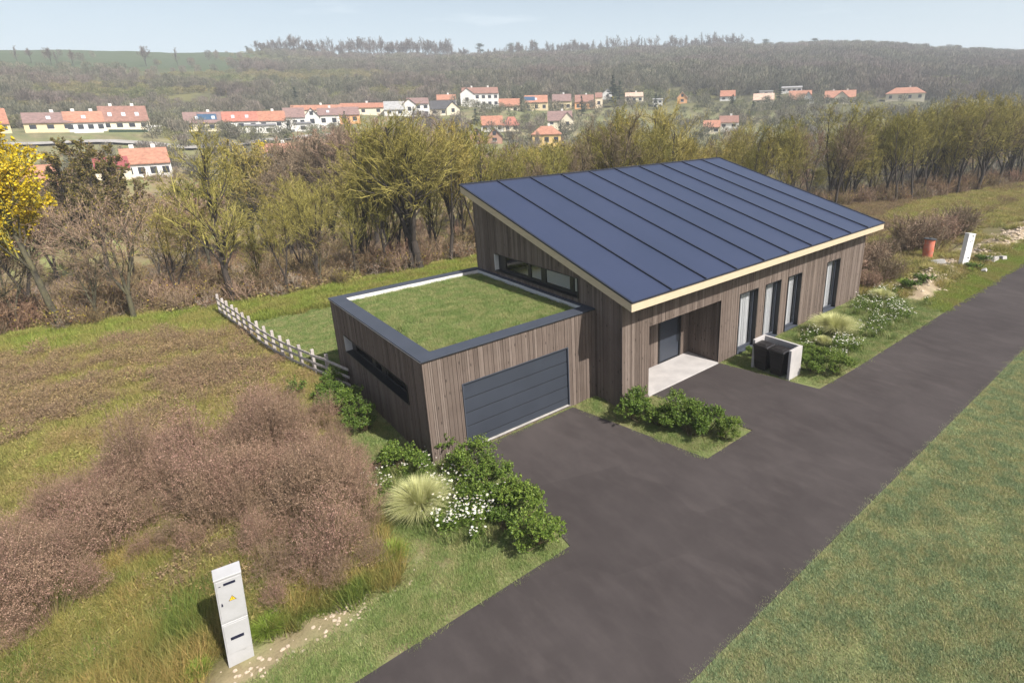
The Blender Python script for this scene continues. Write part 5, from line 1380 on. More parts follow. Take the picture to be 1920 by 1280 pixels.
# straw-coloured grasses low left and round the cabinet
strawv = [grass_patch(220 + k, .5, 120, .42, .012, .9) for k in range(4)]
P = rnd_box(rng, 2600, -11.5, -2.2, -3.3, 3.2); f = blob(P); n1 = fbm(P[:, 0] * .8, P[:, 1] * .8, 12)
P = P[(f + (n1 - .5) * .5 < .62) & ~((np.abs(P[:, 0] + 5.31) < .42) & (np.abs(P[:, 1] + 3.0) < .35)) & (P[:, 1] > -2.75 - .15 * (P[:, 0] + 6) * (P[:, 0] > -6) - (P[:, 0] < -6) * .5)]
grow('straw_grass', strawv, [MT['straw']], P, .5, 1.15, 22, tilt=.1)
# low field weeds over the whole meadow on the left
mgv = [grass_patch(230 + k, .75, 210, .24, .017, 1.1) for k in range(4)]
P = rnd_box(rng, 13000, -17, 0, -2.0, 23.5); f = blob(P); es = edge_side(P[:, 0], P[:, 1]); xf = np.interp(P[:, 1], [-3, 4, 7, 20], [-2.6, -1.6, -.75, -2.25])
P = P[(f < .8) & (P[:, 0] < xf) & (es < -3.0 + rng.normal(size=len(P)) * .8) & (P[:, 1] > -1.8 + .2 * P[:, 0] * 0)][:9000]
grow('meadow_grass', mgv, [MT['meadow']], P, .55, 1.25, 26, tilt=.1)
P = np.stack([24 + 90 * rng.random(14000) ** 1.2, rng.uniform(-4, 20, 14000)], 1); es = edge_side(P[:, 0], P[:, 1]); n3_ = fbm(P[:, 0] * .6, P[:, 1] * .9, 15)
P = P[(es < .8) & ~in_building(P[:, 0], P[:, 1], .2) & ((P[:, 1] > -1.3 - (n3_ - .5) * 5) | ((n3_ > .56) & (P[:, 1] > -3.6)))][:10000]
grow('meadow_grass', mgv, [MT['meadow']], P, .6, 1.5, 27, tilt=.1)
lowv = [weed_clump(240 + k, .42, .38, 42, 420, .026, m_fl=1, leafy_=240) for k in range(3)] + [weed_clump(250 + k, .34, .40, 34, 40, .018, m_st=2, leafy_=420) for k in range(3)]
P = rnd_box(rng, 15000, -17, 0, -2.5, 23.5); f = blob(P); es = edge_side(P[:, 0], P[:, 1]); xf = np.interp(P[:, 1], [-3, 4, 7, 20], [-2.6, -1.6, -.75, -2.25])
P = P[(f < .62) & (P[:, 0] < xf) & (es < -4.2 + rng.normal(size=len(P)) * .8)]
P = P[fbm(P[:, 0] * .5, P[:, 1] * .5, 51) + .05 * sstep(10, 13, P[:, 1]) + rng.normal(size=len(P)) * .07 > .54][:4200]; n1 = fbm(P[:, 0] * .35, P[:, 1] * .35, 31)
brown = n1 + rng.normal(size=len(P)) * .10 + .09 * sstep(9, 12, P[:, 1]) - .16 * (1 - sstep(8.5, 10.5, P[:, 1])) - .1 * sstep(-2.5, -.5, es[:len(P)] * 0 + edge_side(P[:, 0], P[:, 1]) + 2.5)
var = np.where(brown > .53, rng.integers(0, 3, len(P)), rng.integers(3, 6, len(P)))
scatter('meadow_weeds', lowv, lowm, on_ground(P), rng.uniform(.55, 1.2, len(P)) * (.75 + .6 * n1), 24, var=var, tilt=.1)
# meadow right of the house
P = np.stack([24 + 85 * rng.random(12000) ** 1.2, rng.uniform(-3, 20, 12000)], 1); es = edge_side(P[:, 0], P[:, 1])
soil_ = (P[:, 1] < -.6) & (rng.random(len(P)) < .985)
P = P[(es < .5) & ~soil_ & ~in_building(P[:, 0], P[:, 1], .3) & (fbm(P[:, 0] * .12, P[:, 1] * .55, 53) > .52)][:3600]; n1 = fbm(P[:, 0] * .10, P[:, 1] * .35, 41)
var = np.where(n1 + rng.normal(size=len(P)) * .08 + .04 * sstep(2, 6, P[:, 1]) > .56, rng.integers(0, 3, len(P)), rng.integers(3, 6, len(P)))
scatter('meadow_weeds', lowv, lowm, on_ground(P), rng.uniform(.7, 1.5, len(P)), 25, var=var, tilt=.1)

# green roof
GR0 = .49; rngr = np.random.default_rng(5)
P = np.stack([rngr.uniform(GR0 + .22, 5.93 - .20, 1500), rngr.uniform(GR0 + .2, 7.2 - .22, 1500), np.full(1500, 3.03)], 1)
scatter('green_roof', [grass_patch(180 + k, .45, 300, .085, .011, .9) for k in range(3)], [MT['turf']], P, rngr.uniform(.7, 1.35, 1500), 9, parent=garage)

# ---- shrubs, grasses and daisies (each a thing)
sp = []
for k, (H, Rr) in enumerate([(1.0, .62), (.85, .66), (1.1, .68)]):
    st, g = shrub(300 + k, H, Rr, 5600, .042)
    t = thing('leafy_shrub', 'x', 'shrub'); st.build('stem', MT['shrubstem'], t); g.build('foliage', MT['shrubleaf'], t); sp.append(t)
SH = [
 (5.95, -1.95, 1.0, 0, 'tallest leafy shrub on the grass island, at its house end', 'shrubs on the grass island'),
 (6.25, -2.75, .88, 1, 'low leafy shrub second from the house on the grass island', 'shrubs on the grass island'),
 (6.75, -3.15, .95, 2, 'leafy shrub in the middle of the grass island row', 'shrubs on the grass island'),
 (6.45, -3.85, .80, 1, 'low leafy shrub on the garage side of the grass island row', 'shrubs on the grass island'),
 (7.0, -4.05, .90, 0, 'leafy shrub second from the road on the grass island', 'shrubs on the grass island'),
 (7.05, -4.62, .62, 2, 'smallest leafy shrub at the road tip of the grass island', 'shrubs on the grass island'),
 (13.25, -4.05, .85, 1, 'leafy shrub just behind the concrete bin enclosure', 'shrubs behind the bin enclosure'),
 (13.7, -4.75, .78, 2, 'leafy shrub spilling onto the road edge behind the bin enclosure', 'shrubs behind the bin enclosure'),
 (14.15, -3.9, .70, 0, 'leafy shrub between the bin enclosure and the daisies', 'shrubs behind the bin enclosure'),
 (12.75, -1.75, .42, 0, 'small shrub under the tall window beside the bin enclosure', 'shrubs behind the bin enclosure'),
 (-.75, .25, .95, 1, 'leafy shrub against the front corner of the garage', 'shrubs in the front bed'),
 (.30, -1.35, .98, 2, 'leafy shrub at the driveway edge nearest the garage door', 'shrubs in the front bed'),
 (-.15, -2.3, .75, 0, 'leafy shrub among the daisies in the middle of the front bed', 'shrubs in the front bed'),
 (.62, -2.5, .92, 2, 'tall leafy shrub at the driveway edge halfway down the front bed', 'shrubs in the front bed'),
 (.75, -3.45, .98, 0, 'leafy shrub at the driveway edge just above the road corner', 'shrubs in the front bed'),
 (.38, -4.35, .88, 2, 'leafy shrub right on the road corner of the front bed', 'shrubs in the front bed'),
 (.05, -3.55, .66, 1, 'low leafy shrub just inside the road corner of the front bed', 'shrubs in the front bed'),
 (-.70, 3.2, .80, 2, 'leafy shrub in the shade halfway along the garage side wall', 'shrubs along the garage side'),
 (-.75, 4.5, .95, 0, 'leafy shrub beside the garage wall, second from the fence', 'shrubs along the garage side'),
 (-.90, 5.9, 1.0, 1, 'leafy shrub at the foot of the last fence post', 'shrubs along the garage side'),
 (-.40, 7.0, .68, 2, 'dark small shrub wedged between fence end and garage wall', 'shrubs along the garage side'),
 (-1.35, 5.2, .78, 0, 'outer shrub next to the brown weeds beside the garage', 'shrubs along the garage side'),
]
for x, y, s, k, lb, gp in SH: place(sp[k], x, y, 0, s, random.Random(x * y).uniform(0, 6), lb, gp)
def plant(g_list, name, label, cat, loc, s, rz, group=None):
    t = thing(name, label, cat, loc, rz, group); t.scale = (s, s, s)
    for n_, g, m_ in g_list: g.build(n_, m_, t)
    return t
pg = plant([('blades', grass_fountain(1, 2600, 1.02, .95, .011), MT['pampas'])], 'ornamental_grass', 'huge pale fountain of ornamental grass beside the daisies in the front bed', 'ornamental grass', (-1.15, -1.65, 0), .98, 0)
pl = copy_tree(pg); pl['label'] = 'big pale yellow ornamental grass among daisies in front of the far tall window'; pl.location = (17.3, -2.9, 0); pl.scale = (1.25, 1.25, 1.0); pl.rotation_euler.z = 2
pl = copy_tree(pg); pl['label'] = 'small pale ornamental grass near the far corner of the house'; pl.location = (23.6, -2.3, 0); pl.scale = (.75, .75, .6); pl.rotation_euler.z = 4
pl = copy_tree(pg); pl['label'] = 'small yellowish grass tuft just in front of the large one by the house'; pl.location = (15.9, -3.15, 0); pl.scale = (.45, .45, .45)
MT['freshblade'] = leafy('fresh_green_blades', [(.14, .22, .02), (.25, .34, .05), (.33, .42, .09)], None, 1, .35)
ft = plant([('blades', grass_fountain(2, 500, .42, .42, .010), MT['freshblade'])], 'grass_tuft', 'bright green grass tuft below the pale fountain grass', 'grass tuft', (-2.25, -2.55, 0), 1.0, 0)
for x, y, s, lb in [(-4.82, -2.82, .95, 'green grass tuft just right of the white meter cabinet'), (-5.95, -2.9, .7, 'green grass tuft just left of the white meter cabinet'), (26.3, -2.35, 1.3, 'bright green weed tuft on the soil beyond the house'), (32.4, -3.7, .8, 'dark green weed tuft at the foot of the white pillar')]:
    q = copy_tree(ft); q['label'] = lb; q.location = (x, y, tz(x, y)); q.scale = (s, s, s); q.rotation_euler.z = x
dv = []
for k in range(3):
    st, fl = daisies(400 + k, 11 + 3 * k)
    t = thing('daisy_plant', 'x', 'flowers'); st.build('stems', MT['shrubleaf'], t); fl.build('blossoms', [MT['petal'], MT['disc']], t); dv.append(t)
rd = random.Random(3); DA = []
for i in range(24):
    a = rd.uniform(0, 6.28); q = rd.random() ** .5; DA.append((-.35 + math.cos(a) * q * .75, -2.2 + math.sin(a) * q * 1.15, rd.uniform(.8, 1.15), 'white daisies between the pale fountain grass and the shrubs in the front bed', 'daisies in the front bed'))
for x, y in [(-.75, .05), (-.3, -.35), (-1.15, .5), (-.1, .1), (.35, -.65), (-1.5, -.2), (-1.75, .3)]: DA.append((x, y, .85, 'white daisies at the front corner of the garage', 'daisies at the garage corner'))
for i in range(34): DA.append((rd.uniform(14.7, 20.4), rd.uniform(-4.5, -2.0), rd.uniform(.7, 1.0), 'white daisies around the big pale grass by the tall windows', 'daisies by the tall windows'))
for i in range(28): DA.append((rd.uniform(20.6, 25.0), rd.uniform(-4.3, -1.7), rd.uniform(.7, 1.05), 'white daisies past the far corner of the house', 'daisies beyond the house corner'))
for i, (x, y, s, lb, gp) in enumerate(DA):
    place(dv[i % 3], x, y, tz(x, y), s, rd.uniform(0, 6), lb, gp)
# low green filling among the daisies
P = np.array([(x + rd.gauss(0, .25), y + rd.gauss(0, .25)) for x, y, *_ in DA for _k in range(5)]); P = P[ok_bed(P)]
grow('flower_bed_greenery', [grass_patch(190 + k, .4, 150, .28, .014, .7) for k in range(2)], [MT['turf']], P, .6, 1.2, 33)
# round dry bushes on the right meadow
bv = []
for k in range(3):
    g = brush(500 + k, 1.5, .8, 60, 8, 5, leaf=1500, ls=.05, m_t=0, m_l=1, r=.009)
    t = thing('dry_bush', 'x', 'bush'); g.build('twigs', [MT['redtwig'], MT['fluff']], t); bv.append(t)
BU = [(25.2, 0.6, 1.15, 'rusty dry bush close to the far corner of the house'), (26.6, 1.6, 1.2, 'rusty dry bush one step beyond the house corner bush'), (28.4, 0.3, .95, 'dry bush between the house corner and the orange pipe'), (27.2, -1.2, .8, 'thin leafless bush on the near soil heap'),
      (29.8, 1.4, .9, 'low dry bush behind the near soil heap'), (34.9, .8, 1.25, 'tall dry brown bush directly behind the orange pipe'), (36.3, .1, 1.2, 'dry brown bush between the orange pipe and the white pillar'), (38.2, .5, 1.1, 'dry brown bush directly behind the white pillar'), (40.5, 0.2, 1.0, 'reddish dry bush right of the white pillar'),
      (42.5, .2, 1.15, 'dark dry bush farther right behind the soil heap'), (44.5, .5, 1.1, 'darkest rounded dry bush at the right end of the bushes'), (31.8, .9, .8, 'low dry bush just left of the orange pipe'), (25.0, -1.1, .6, 'small dry bush at the edge of the daisies'), (24.3, 2.6, 1.2, 'dry bush half hidden behind the far end of the house')]
for i, (x, y, s, lb) in enumerate(BU): place(bv[i % 3], x, y, tz(x, y) - .05, s * 1.25, i * 1.3, lb, 'dry bushes beyond the house')
lp = shrub(310, .45, .5, 900, .08); gw = plant([('stem', lp[0], MT['shrubstem']), ('foliage', lp[1], MT['shrubleaf'])], 'leafy_weed', 'low dark green leafy weed at the foot of the white pillar', 'weed', (33.0, -3.55, 0.0), .8, 0)
for x, y, s, lb in [(34.9, -3.5, .8, 'low leafy weed on the road side of the white pillar'), (27.0, -2.9, .9, 'low leafy weed on the near soil heap'), (25.9, -2.7, .8, 'low leafy weed beside the last daisies')]:
    q = copy_tree(gw); q['label'] = lb; q.location = (x, y, tz(x, y) + .05); q.scale = (s, s, s)

# ---- stones, rubble
def stone(seed, s):
    r0 = np.random.default_rng(seed); g = G(); n = 0
    ph = [(0, 0, 1)] + [(math.cos(a + r) * c, math.sin(a + r) * c, z) for r, (c, z) in enumerate([(.75, .6), (1, 0), (.7, -.5)]) for a in np.arange(7) * 6.283 / 7] + [(0, 0, -.7)]
    V = np.array(ph) * s * np.array([1, .8, .6]) * r0.uniform(.75, 1.2, (len(ph), 1)); F3 = [(0, 1 + k, 1 + (k + 1) % 7) for k in range(7)] + [(22, 15 + (k + 1) % 7, 15 + k) for k in range(7)]
    F4 = [(1 + 7 * j + k, 8 + 7 * j + k, 8 + 7 * j + (k + 1) % 7, 1 + 7 * j + (k + 1) % 7) for j in range(2) for k in range(7)]
    g.add(V, F4); g.F.append((np.array(F3), 0)); return g
stv = [stone(600 + k, .05) for k in range(5)]
P = np.concatenate([np.stack([rng.normal(-3.05, .45, 260), rng.normal(-3.10, .20, 260)], 1), np.stack([rng.normal(-5.0, .8, 60), rng.normal(-3.45, .16, 60)], 1)]); P = P[P[:, 1] > -4.6]
grow('gravel', stv, [MT['stone']], P, .15, 1.0, 51)
P = np.concatenate([np.stack([rng.normal(mx, sx * .6, 330), rng.normal(my, sy * .6, 330)], 1) for mx, my, sx, sy in [(29.5, -2.6, 2.3, .9), (37.5, -3.1, 3.2, .9), (44, -3.0, 4.0, .9), (52, -3.0, 5, .9), (33.2, -2.6, 2.0, .9)]]); P = P[P[:, 1] > -4.4]
grow('soil_clods', [stone(620 + k, .16) for k in range(4)], [MT['stone'], ], P, .15, 1.1, 52)
for i, (x, y, s, lb) in enumerate([(36.0, -3.75, 1.0, 'largest broken concrete slab on the soil right of the white pillar'), (36.9, -4.0, .7, 'tilted broken slab beside the largest one'), (32.3, -1.9, .9, 'long pale stone slab left of the white pillar'), (33.0, -4.2, .45, 'small grey stone nearest the road below the pillar')]):
    g = G(); g.hexa([(-.45, -.3, -.2), (.5, -.35, -.2), (.42, .3, -.2), (-.5, .25, -.2), (-.4, -.28, .16), (.42, -.3, .20), (.4, .25, .14), (-.45, .22, .10)])
    o = g.build('stone_slab', MT['slab'], bevel=.03); tag(o, lb, 'stone slab', 'broken slabs by the pillar'); o.location = (x, y, tz(x, y) + .1); o.scale = (s, s, s); o.rotation_euler = (.15 * i, .2, i * 1.1)

# ---- trees
def T(name, bark, crown, lb, grp, **spec): return tree_thing(name, spec, bark, crown, lb, 'tree', grp)
ROWG = 'bare trees along the edge of the meadow'
OL = [MT['olive'], MT['oliveleaf']]
row = [
 T('bare_tree', MT['darkbark'], OL, 'x', ROWG, seed=1, H=9, trunk_r=.13, n_limb=12, limb_len=.40, fork=3, sub=6, twig=5, fine=4, up=.5, leaf=200, leafsize=.10, r_fine=.0068),
 T('bare_tree', MT['darkbark'], OL, 'x', ROWG, seed=2, H=9, trunk_r=.12, n_limb=15, limb_len=.38, fork=2, sub=6, twig=5, fine=4, up=.5, leaf=260, leafsize=.10, r_fine=.0068, ang=32),
 T('bare_tree', MT['darkbark'], OL, 'x', ROWG, seed=3, H=9, trunk_r=.15, n_limb=11, limb_len=.44, sub=6, twig=5, fine=4, up=.45, leaf=120, leafsize=.09, r_fine=.0068, ang=42, fork=4, bend=.16),
 T('bare_tree', MT['darkbark'], OL, 'x', ROWG, seed=4, H=9, trunk_r=.11, n_limb=24, limb_len=.34, sub=6, twig=5, fine=4, up=.6, leaf=380, leafsize=.10, r_fine=.0068, ang=30),
 T('bare_tree', MT['darkbark'], [MT['redtwig'], MT['rustleaf']], 'x', ROWG, seed=5, H=9, trunk_r=.13, n_limb=12, limb_len=.38, sub=6, twig=5, fine=4, up=.5, fork=3, leaf=220, leafsize=.08, r_fine=.0068, ang=36),
]
MID = 'bare trees in the valley'
mid = [
 T('valley_tree', MT['darkbark'], [MT['redtwig'], MT['rustleaf']], 'x', MID, seed=11, H=9, trunk_r=.14, n_limb=16, limb_len=.45, sub=6, twig=5, fine=3, leaf=500, leafsize=.14, r_fine=.017, fork=2),
 T('valley_tree', MT['bark'], [MT['olive'], MT['oliveleaf']], 'x', MID, seed=12, H=9, trunk_r=.14, n_limb=16, limb_len=.45, sub=6, twig=5, fine=3, leaf=900, leafsize=.14, r_fine=.017, fork=3),
 T('valley_tree', MT['palebark'], [MT['greytwig'], MT['oliveleaf']], 'x', MID, seed=13, H=9, trunk_r=.12, n_limb=18, limb_len=.40, sub=6, twig=5, fine=3, leaf=100, leafsize=.12, r_fine=.016, ang=34),
]
rt = random.Random(77)
ENV = [(300, 330), (440, 300), (520, 330), (600, 330), (690, 250), (760, 215), (830, 228), (900, 236), (950, 262), (1000, 272), (1060, 270), (1100, 225), (1170, 200), (1230, 240), (1300, 256), (1345, 258), (1400, 226), (1460, 200), (1530, 206), (1570, 232), (1620, 226), (1680, 202), (1740, 192), (1790, 188), (1830, 176), (1890, 190), (1960, 185), (2100, 180)]
def env(u): return float(np.interp(u, [e[0] for e in ENV], [e[1] for e in ENV]))
def edge_y(x): return float(np.interp(x, EDGE[:, 0], EDGE[:, 1]))
nrow = 0
def vtree(proto, x, y, vtop, rz, lb, group=None, wid=1.0, hmax=16):
    z = tz(x, y); H = min(hmax, max(2.2, height_to(x, y, vtop) - z)); s = H / HT[proto]
    return place(proto, x, y, z, s * wid, rz, lb, group, sz=s)
def rowtree(proto, x, y, vtop, lb, group=ROWG, smax=1.6, wid=1.0):
    global nrow
    z = tz(x, y); H = height_to(x, y, vtop) - z; H = max(3.0, min(13.5, H)); s = H / HT[proto]
    t = place(proto, x, y, z, s * wid, rt.uniform(0, 6.28), lb, group, sz=s); nrow += 1; return t
def rowlabel(x):
    if x < 12: return 'olive-brown bare tree of the wood edge behind the garage'
    if x < 34: return 'olive-brown bare tree rising behind the dark blue roof'
    if x < 62: return 'olive-brown bare tree of the wood edge right of the house'
    return 'olive-brown bare tree of the wood edge at the far right'
# dense row behind the house and to the right
xs = []
x = 3.5
while x < 128:
    xs.append(x); x += (1.15 + x * .012) * rt.uniform(.75, 1.3)
for i, x in enumerate(xs):
    for rowk, (dy0, dy1, p) in enumerate([(-.3, 1.8, .85), (2.2, 5.5, .8), (6, 11, .45)]):
        if rt.random() > p: continue
        xx = x + rt.uniform(-.5, .5); yy = edge_y(xx) + rt.uniform(dy0, dy1)
        if xx < 12 and rowk == 0 and rt.random() < .6: continue
        u = col_of(xx, yy); 
        if u > 2080: continue
        vt = env(u) + rt.uniform(-16, 30) + (10 if rowk == 0 else 0)
        rowtree(row[rt.choice([0, 1, 2, 3, 3, 4, 1])], xx, yy, vt, rowlabel(xx), wid=rt.uniform(.8, 1.15))
print('row trees', nrow)
# emergent trees named one by one
big = T('bare_tree', MT['darkbark'], OL, 'x', ROWG, seed=31, H=9.4, trunk_r=.24, n_limb=11, limb_len=.50, sub=6, twig=5, fine=4, fork=5, leaf=200, leafsize=.08, r_fine=.0068, ang=46, bend=.2, wob=.12)
vtree(big, 9.3, 20.6, 205, 1.0, 'largest spreading mossy bare tree left of the blue roof', 'single trees of the wood edge')
for x, y, vt, k, lb in [(31.5, 19.0, 190, 2, 'dark-topped bare tree above the middle of the blue roof'), (51.5, 14.2, 190, 0, 'tall upright olive tree above the right end of the roof'), (66, 8.5, 182, 2, 'tall bare tree above the meadow at the right'), (76, 6, 176, 0, 'pale-topped tallest tree near the right edge')]:
    rowtree(row[k], x, y, vt, lb, 'single trees of the wood edge', wid=1.1)
lean_t = T('bare_tree', MT['darkbark'], OL, 'x', None, seed=32, H=9.2, trunk_r=.19, n_limb=20, limb_len=.42, sub=7, twig=6, fine=4, leaf=420, leafsize=.08, r_fine=.0068, ang=34, lean=(-.13, .05))
vtree(lean_t, -1.2, 21.3, 236, 0, 'tall mossy leaning tree behind the far end of the fence', 'single trees of the wood edge')
vtree(row[1], 1.3, 20.6, 372, 2.2, 'small bare tree between the fence end and the garage', 'single trees of the wood edge')
thin = T('bare_tree', MT['bark'], [MT['redtwig'], MT['oliveleaf']], 'x', None, seed=33, H=6.4, trunk_r=.11, n_limb=12, limb_len=.46, sub=5, twig=4, fine=3, fork=3, leaf=300, leafsize=.07, r_fine=.006, ang=40, bend=.2)
vtree(thin, -5.6, 22.0, 365, 0, 'pinkish bare tree with forked pale trunk at the meadow edge', 'single trees of the wood edge')
vtree(thin, -7.0, 22.4, 455, 2.4, 'small crooked bare tree left of the forked pale one', 'single trees of the wood edge')
vtree(thin, -9.9, 24.2, 440, 4.1, 'leaning bare tree nearest the left edge of the photo', 'single trees of the wood edge')
vtree(thin, 3.4, 21.4, 420, 5.1, 'slender bare tree just left of the green roof', 'single trees of the wood edge')
vtree(row[3], .4, 22.8, 395, 3.3, 'bushy young bare tree right of the tall leaning tree', 'single trees of the wood edge')
vtree(row[0], -3.4, 23.8, 380, 1.3, 'bushy bare tree left of the tall leaning tree', 'single trees of the wood edge')
vtree(row[3], 5.6, 22.0, 330, .3, 'bushy olive tree left of the largest spreading tree', 'single trees of the wood edge')
gold = T('golden_tree', MT['bark'], [MT['olive'], MT['goldleaf']], 'golden-leaved tree leaning at the left edge of the photo', None, seed=34, H=9.0, trunk_r=.15, n_limb=24, limb_len=.42, start=.34, sub=7, twig=5, fine=4, leaf=17000, leafsize=.12, r_fine=.010, ang=30, lean=(-.16, .10))
gold.location = (-8.3, 23.0, tz(-8.3, 23)); gold.scale = (1.12, 1.12, 1.05)
bz = T('bronze_tree', MT['darkbark'], [MT['redtwig'], MT['brownleaf']], 'x', 'bronze-leaved trees in the valley', seed=35, H=13, trunk_r=.22, n_limb=26, limb_len=.28, start=.3, sub=7, twig=5, fine=4, leaf=9500, leafsize=.16, r_fine=.014, ang=44)
for u, r, vt, lb in [(118, 62, 262, 'tall bronze-green leafy tree right of the golden tree'), (168, 64, 272, 'second bronze-green leafy tree in front of the maroon shed'), (88, 66, 288, 'bronze-green leafy tree half behind the golden tree')]:
    p = plan(u, r); z = tz(*p); H = height_to(p[0], p[1], vt) - z; place(bz, p[0], p[1], z, H / HT[bz], u, lb, 'bronze-leaved trees in the valley')
will = T('willow_tree', MT['darkbark'], [MT['redtwig'], MT['rustleaf']], 'x', None, seed=36, H=11, trunk_r=.26, n_limb=20, limb_len=.5, sub=8, twig=6, fine=5, fork=4, leaf=400, leafsize=.1, r_fine=.013, ang=34)
for u, r, vt, lb in [(588, 70, 252, 'reddish-twigged willow in front of the grey barn'), (640, 72, 238, 'reddish-twigged willow left of the largest spreading tree'), (675, 66, 262, 'low reddish willow beside the two taller ones')]:
    p = plan(u, r); z = tz(*p); H = height_to(p[0], p[1], vt) - z; place(will, p[0], p[1], z, H / HT[will], u, lb, 'reddish willows in the valley')
for k, (u, r, vt, lb) in enumerate([(500, 66, 300, 'dark crooked tree in front of the grey barn'), (537, 78, 248, 'thin dark tree rising past the green cone tree'), (455, 74, 262, 'yellowish tree right behind the tall leaning tree')]):
    p = plan(u, r); z = tz(*p); H = height_to(p[0], p[1], vt) - z; place(mid[(0, 0, 1)[k]], p[0], p[1], z, H / HT[mid[(0, 0, 1)[k]]], u, lb, 'single valley trees')
ym = T('yellow_tree', MT['bark'], [MT['olive'], MT['goldleaf']], 'yellow-leaved tree glowing behind the tall leaning tree', None, seed=37, H=10, trunk_r=.18, n_limb=20, limb_len=.36, sub=7, twig=5, fine=4, leaf=6000, leafsize=.13, r_fine=.014)
p = plan(470, 84); ym.location = (p[0], p[1], tz(*p)); H = height_to(p[0], p[1], 268) - tz(*p); ym.scale = (H / HT[ym],) * 3
# valley trees
nm = 0
for i in range(400):
    if nm >= 120: break
    u = rt.uniform(-60, 1960); r = rt.uniform(48, 150) if u < 700 else rt.uniform(70, 175)
    p = plan(u, r)
    es = float(edge_side(np.array([p[0]]), np.array([p[1]]))[0])
    if es < 9 or (u < 700 and rt.random() < .6): continue
    z = tz(*p)
    if any((p[0] - b[0]) ** 2 + (p[1] - b[1]) ** 2 < 100 for b in BUMPS): continue
    lim = 300 if u < 700 else 262
    if 180 < u < 330 and r < 128: lim = 345
    if 470 < u < 570 and r < 128: lim = 345
    vt = lim + rt.uniform(0, 60) - (r > 125) * 20
    H = height_to(p[0], p[1], vt) - z
    if H < 3 or H > 14: 
        if H > 14: H = rt.uniform(8, 12)
        else: continue
    mt_ = mid[rt.choice([0, 0, 1, 1, 2])]
    place(mt_, p[0], p[1], z, H / HT[mt_] * rt.uniform(.9, 1.2), rt.uniform(0, 6), 'brownish bare tree in the valley left of the roof' if u < 860 else 'bare tree in the valley beyond the blue roof', MID, sz=H / HT[mt_]); nm += 1
print('mid trees', nm)

# undergrowth: brush on the slope and valley
br = [brush(700, 1.6, .8, 22, 6, 4, 160, .10, 0, 3, .016), brush(701, 1.9, .9, 24, 6, 4, 40, .09, 1, 3, .015), brush(702, 1.3, .9, 26, 6, 4, 240, .11, 2, 4, .016), brush(703, 2.2, .9, 20, 7, 4, 60, .10, 0, 4, .017)]
bm_ = [MT['brushtwig'], MT['redtwig'], MT['greytwig'], MT['oliveleaf'], MT['rustleaf']]
P = []
while len(P) < 3400:
    u = rng.uniform(-120, 2100); r = 30 + 140 * rng.random() ** 1.3 if u < 800 else 50 + 130 * rng.random() ** 1.3
    p = plan(u, r); P.append(p)
P = np.array(P); es = edge_side(P[:, 0], P[:, 1]); P = P[(es > .8) & (fbm(P[:, 0] * .12, P[:, 1] * .12, 8) > .40)]
ex = rng.uniform(-30, 120, 1500); P2 = np.stack([ex, np.interp(ex, EDGE[:, 0], EDGE[:, 1]) + rng.uniform(-.2, 7, 1500)], 1); P = np.concatenate([P, P2])
grow('undergrowth', br, bm_, P, .45, 1.0, 61)
P = []
while len(P) < 4200: P.append(plan(rng.uniform(-100, 1000), 32 + 110 * rng.random() ** 1.2))
P = np.array(P); es = edge_side(P[:, 0], P[:, 1]); P = P[es > .3]
grow('valley_weeds', lowv, lowm, P, 1.0, 2.4, 62)

# village conifers and hedges
cv = []
for k in range(2):
    tg, cg = conifer(800 + k, 9, 2.3); t = thing('conifer', 'x', 'conifer'); tg.build('trunk', MT['darkbark'], t); cg.build('crown', MT['conif'], t); cv.append(t)
for i, (u, vb, vt, r, w, lb) in enumerate([(538, 262, 232, 176, 1.9, 'dark green cone-shaped tree below the white gable end'), (648, 236, 209, 192, 1.3, 'blue-green conifer in front of the orange-walled house'), (893, 232, 204, 205, 1.7, 'round blue-green conifer below the white villa'), (979, 212, 184, 226, .8, 'dark narrow conifer left of the solar-panelled house'), (1091, 216, 180, 222, 1.0, 'conifer in front of the reddish end house'), (1149, 200, 142, 250, 1.3, 'tall conifer on the slope above the hazy houses'), (1162, 200, 152, 252, 1.2, 'second tall conifer right of the first on the slope'), (1372, 205, 178, 240, 1.5, 'rounded conifer among the hazy houses right of centre'), (1458, 204, 154, 262, .9, 'lone slender conifer beside the salmon-roofed house'), (1410, 212, 190, 244, 1.4, 'low conifer at the foot of the lone slender one'), (562, 196, 164, 262, 1.2, 'left conifer of a pair on the slope above the row houses'), (588, 197, 166, 262, 1.2, 'right conifer of a pair on the slope above the row houses'), (1229, 212, 176, 236, 1.0, 'conifer left of the small white block'), (1050, 250, 232, 186, .8, 'small conifer beside the tall cream house'), (778, 214, 200, 206, 1.3, 'dark round tree before the two-storey white house'), (655, 250, 222, 184, 1.5, 'broad dark conifer at the right end of the gardens')]):
    p = plan(u, r); z = at(u, vb, r)[2]; z = min(z, tz(*p) + .5) if abs(z - tz(*p)) < 4 else tz(*p); H = max(2.5, height_to(p[0], p[1], vt) - z); s = H / 8.8
    place(cv[i % 2], p[0], p[1], z, s * w, i, lb, 'conifers of the village', sz=s)

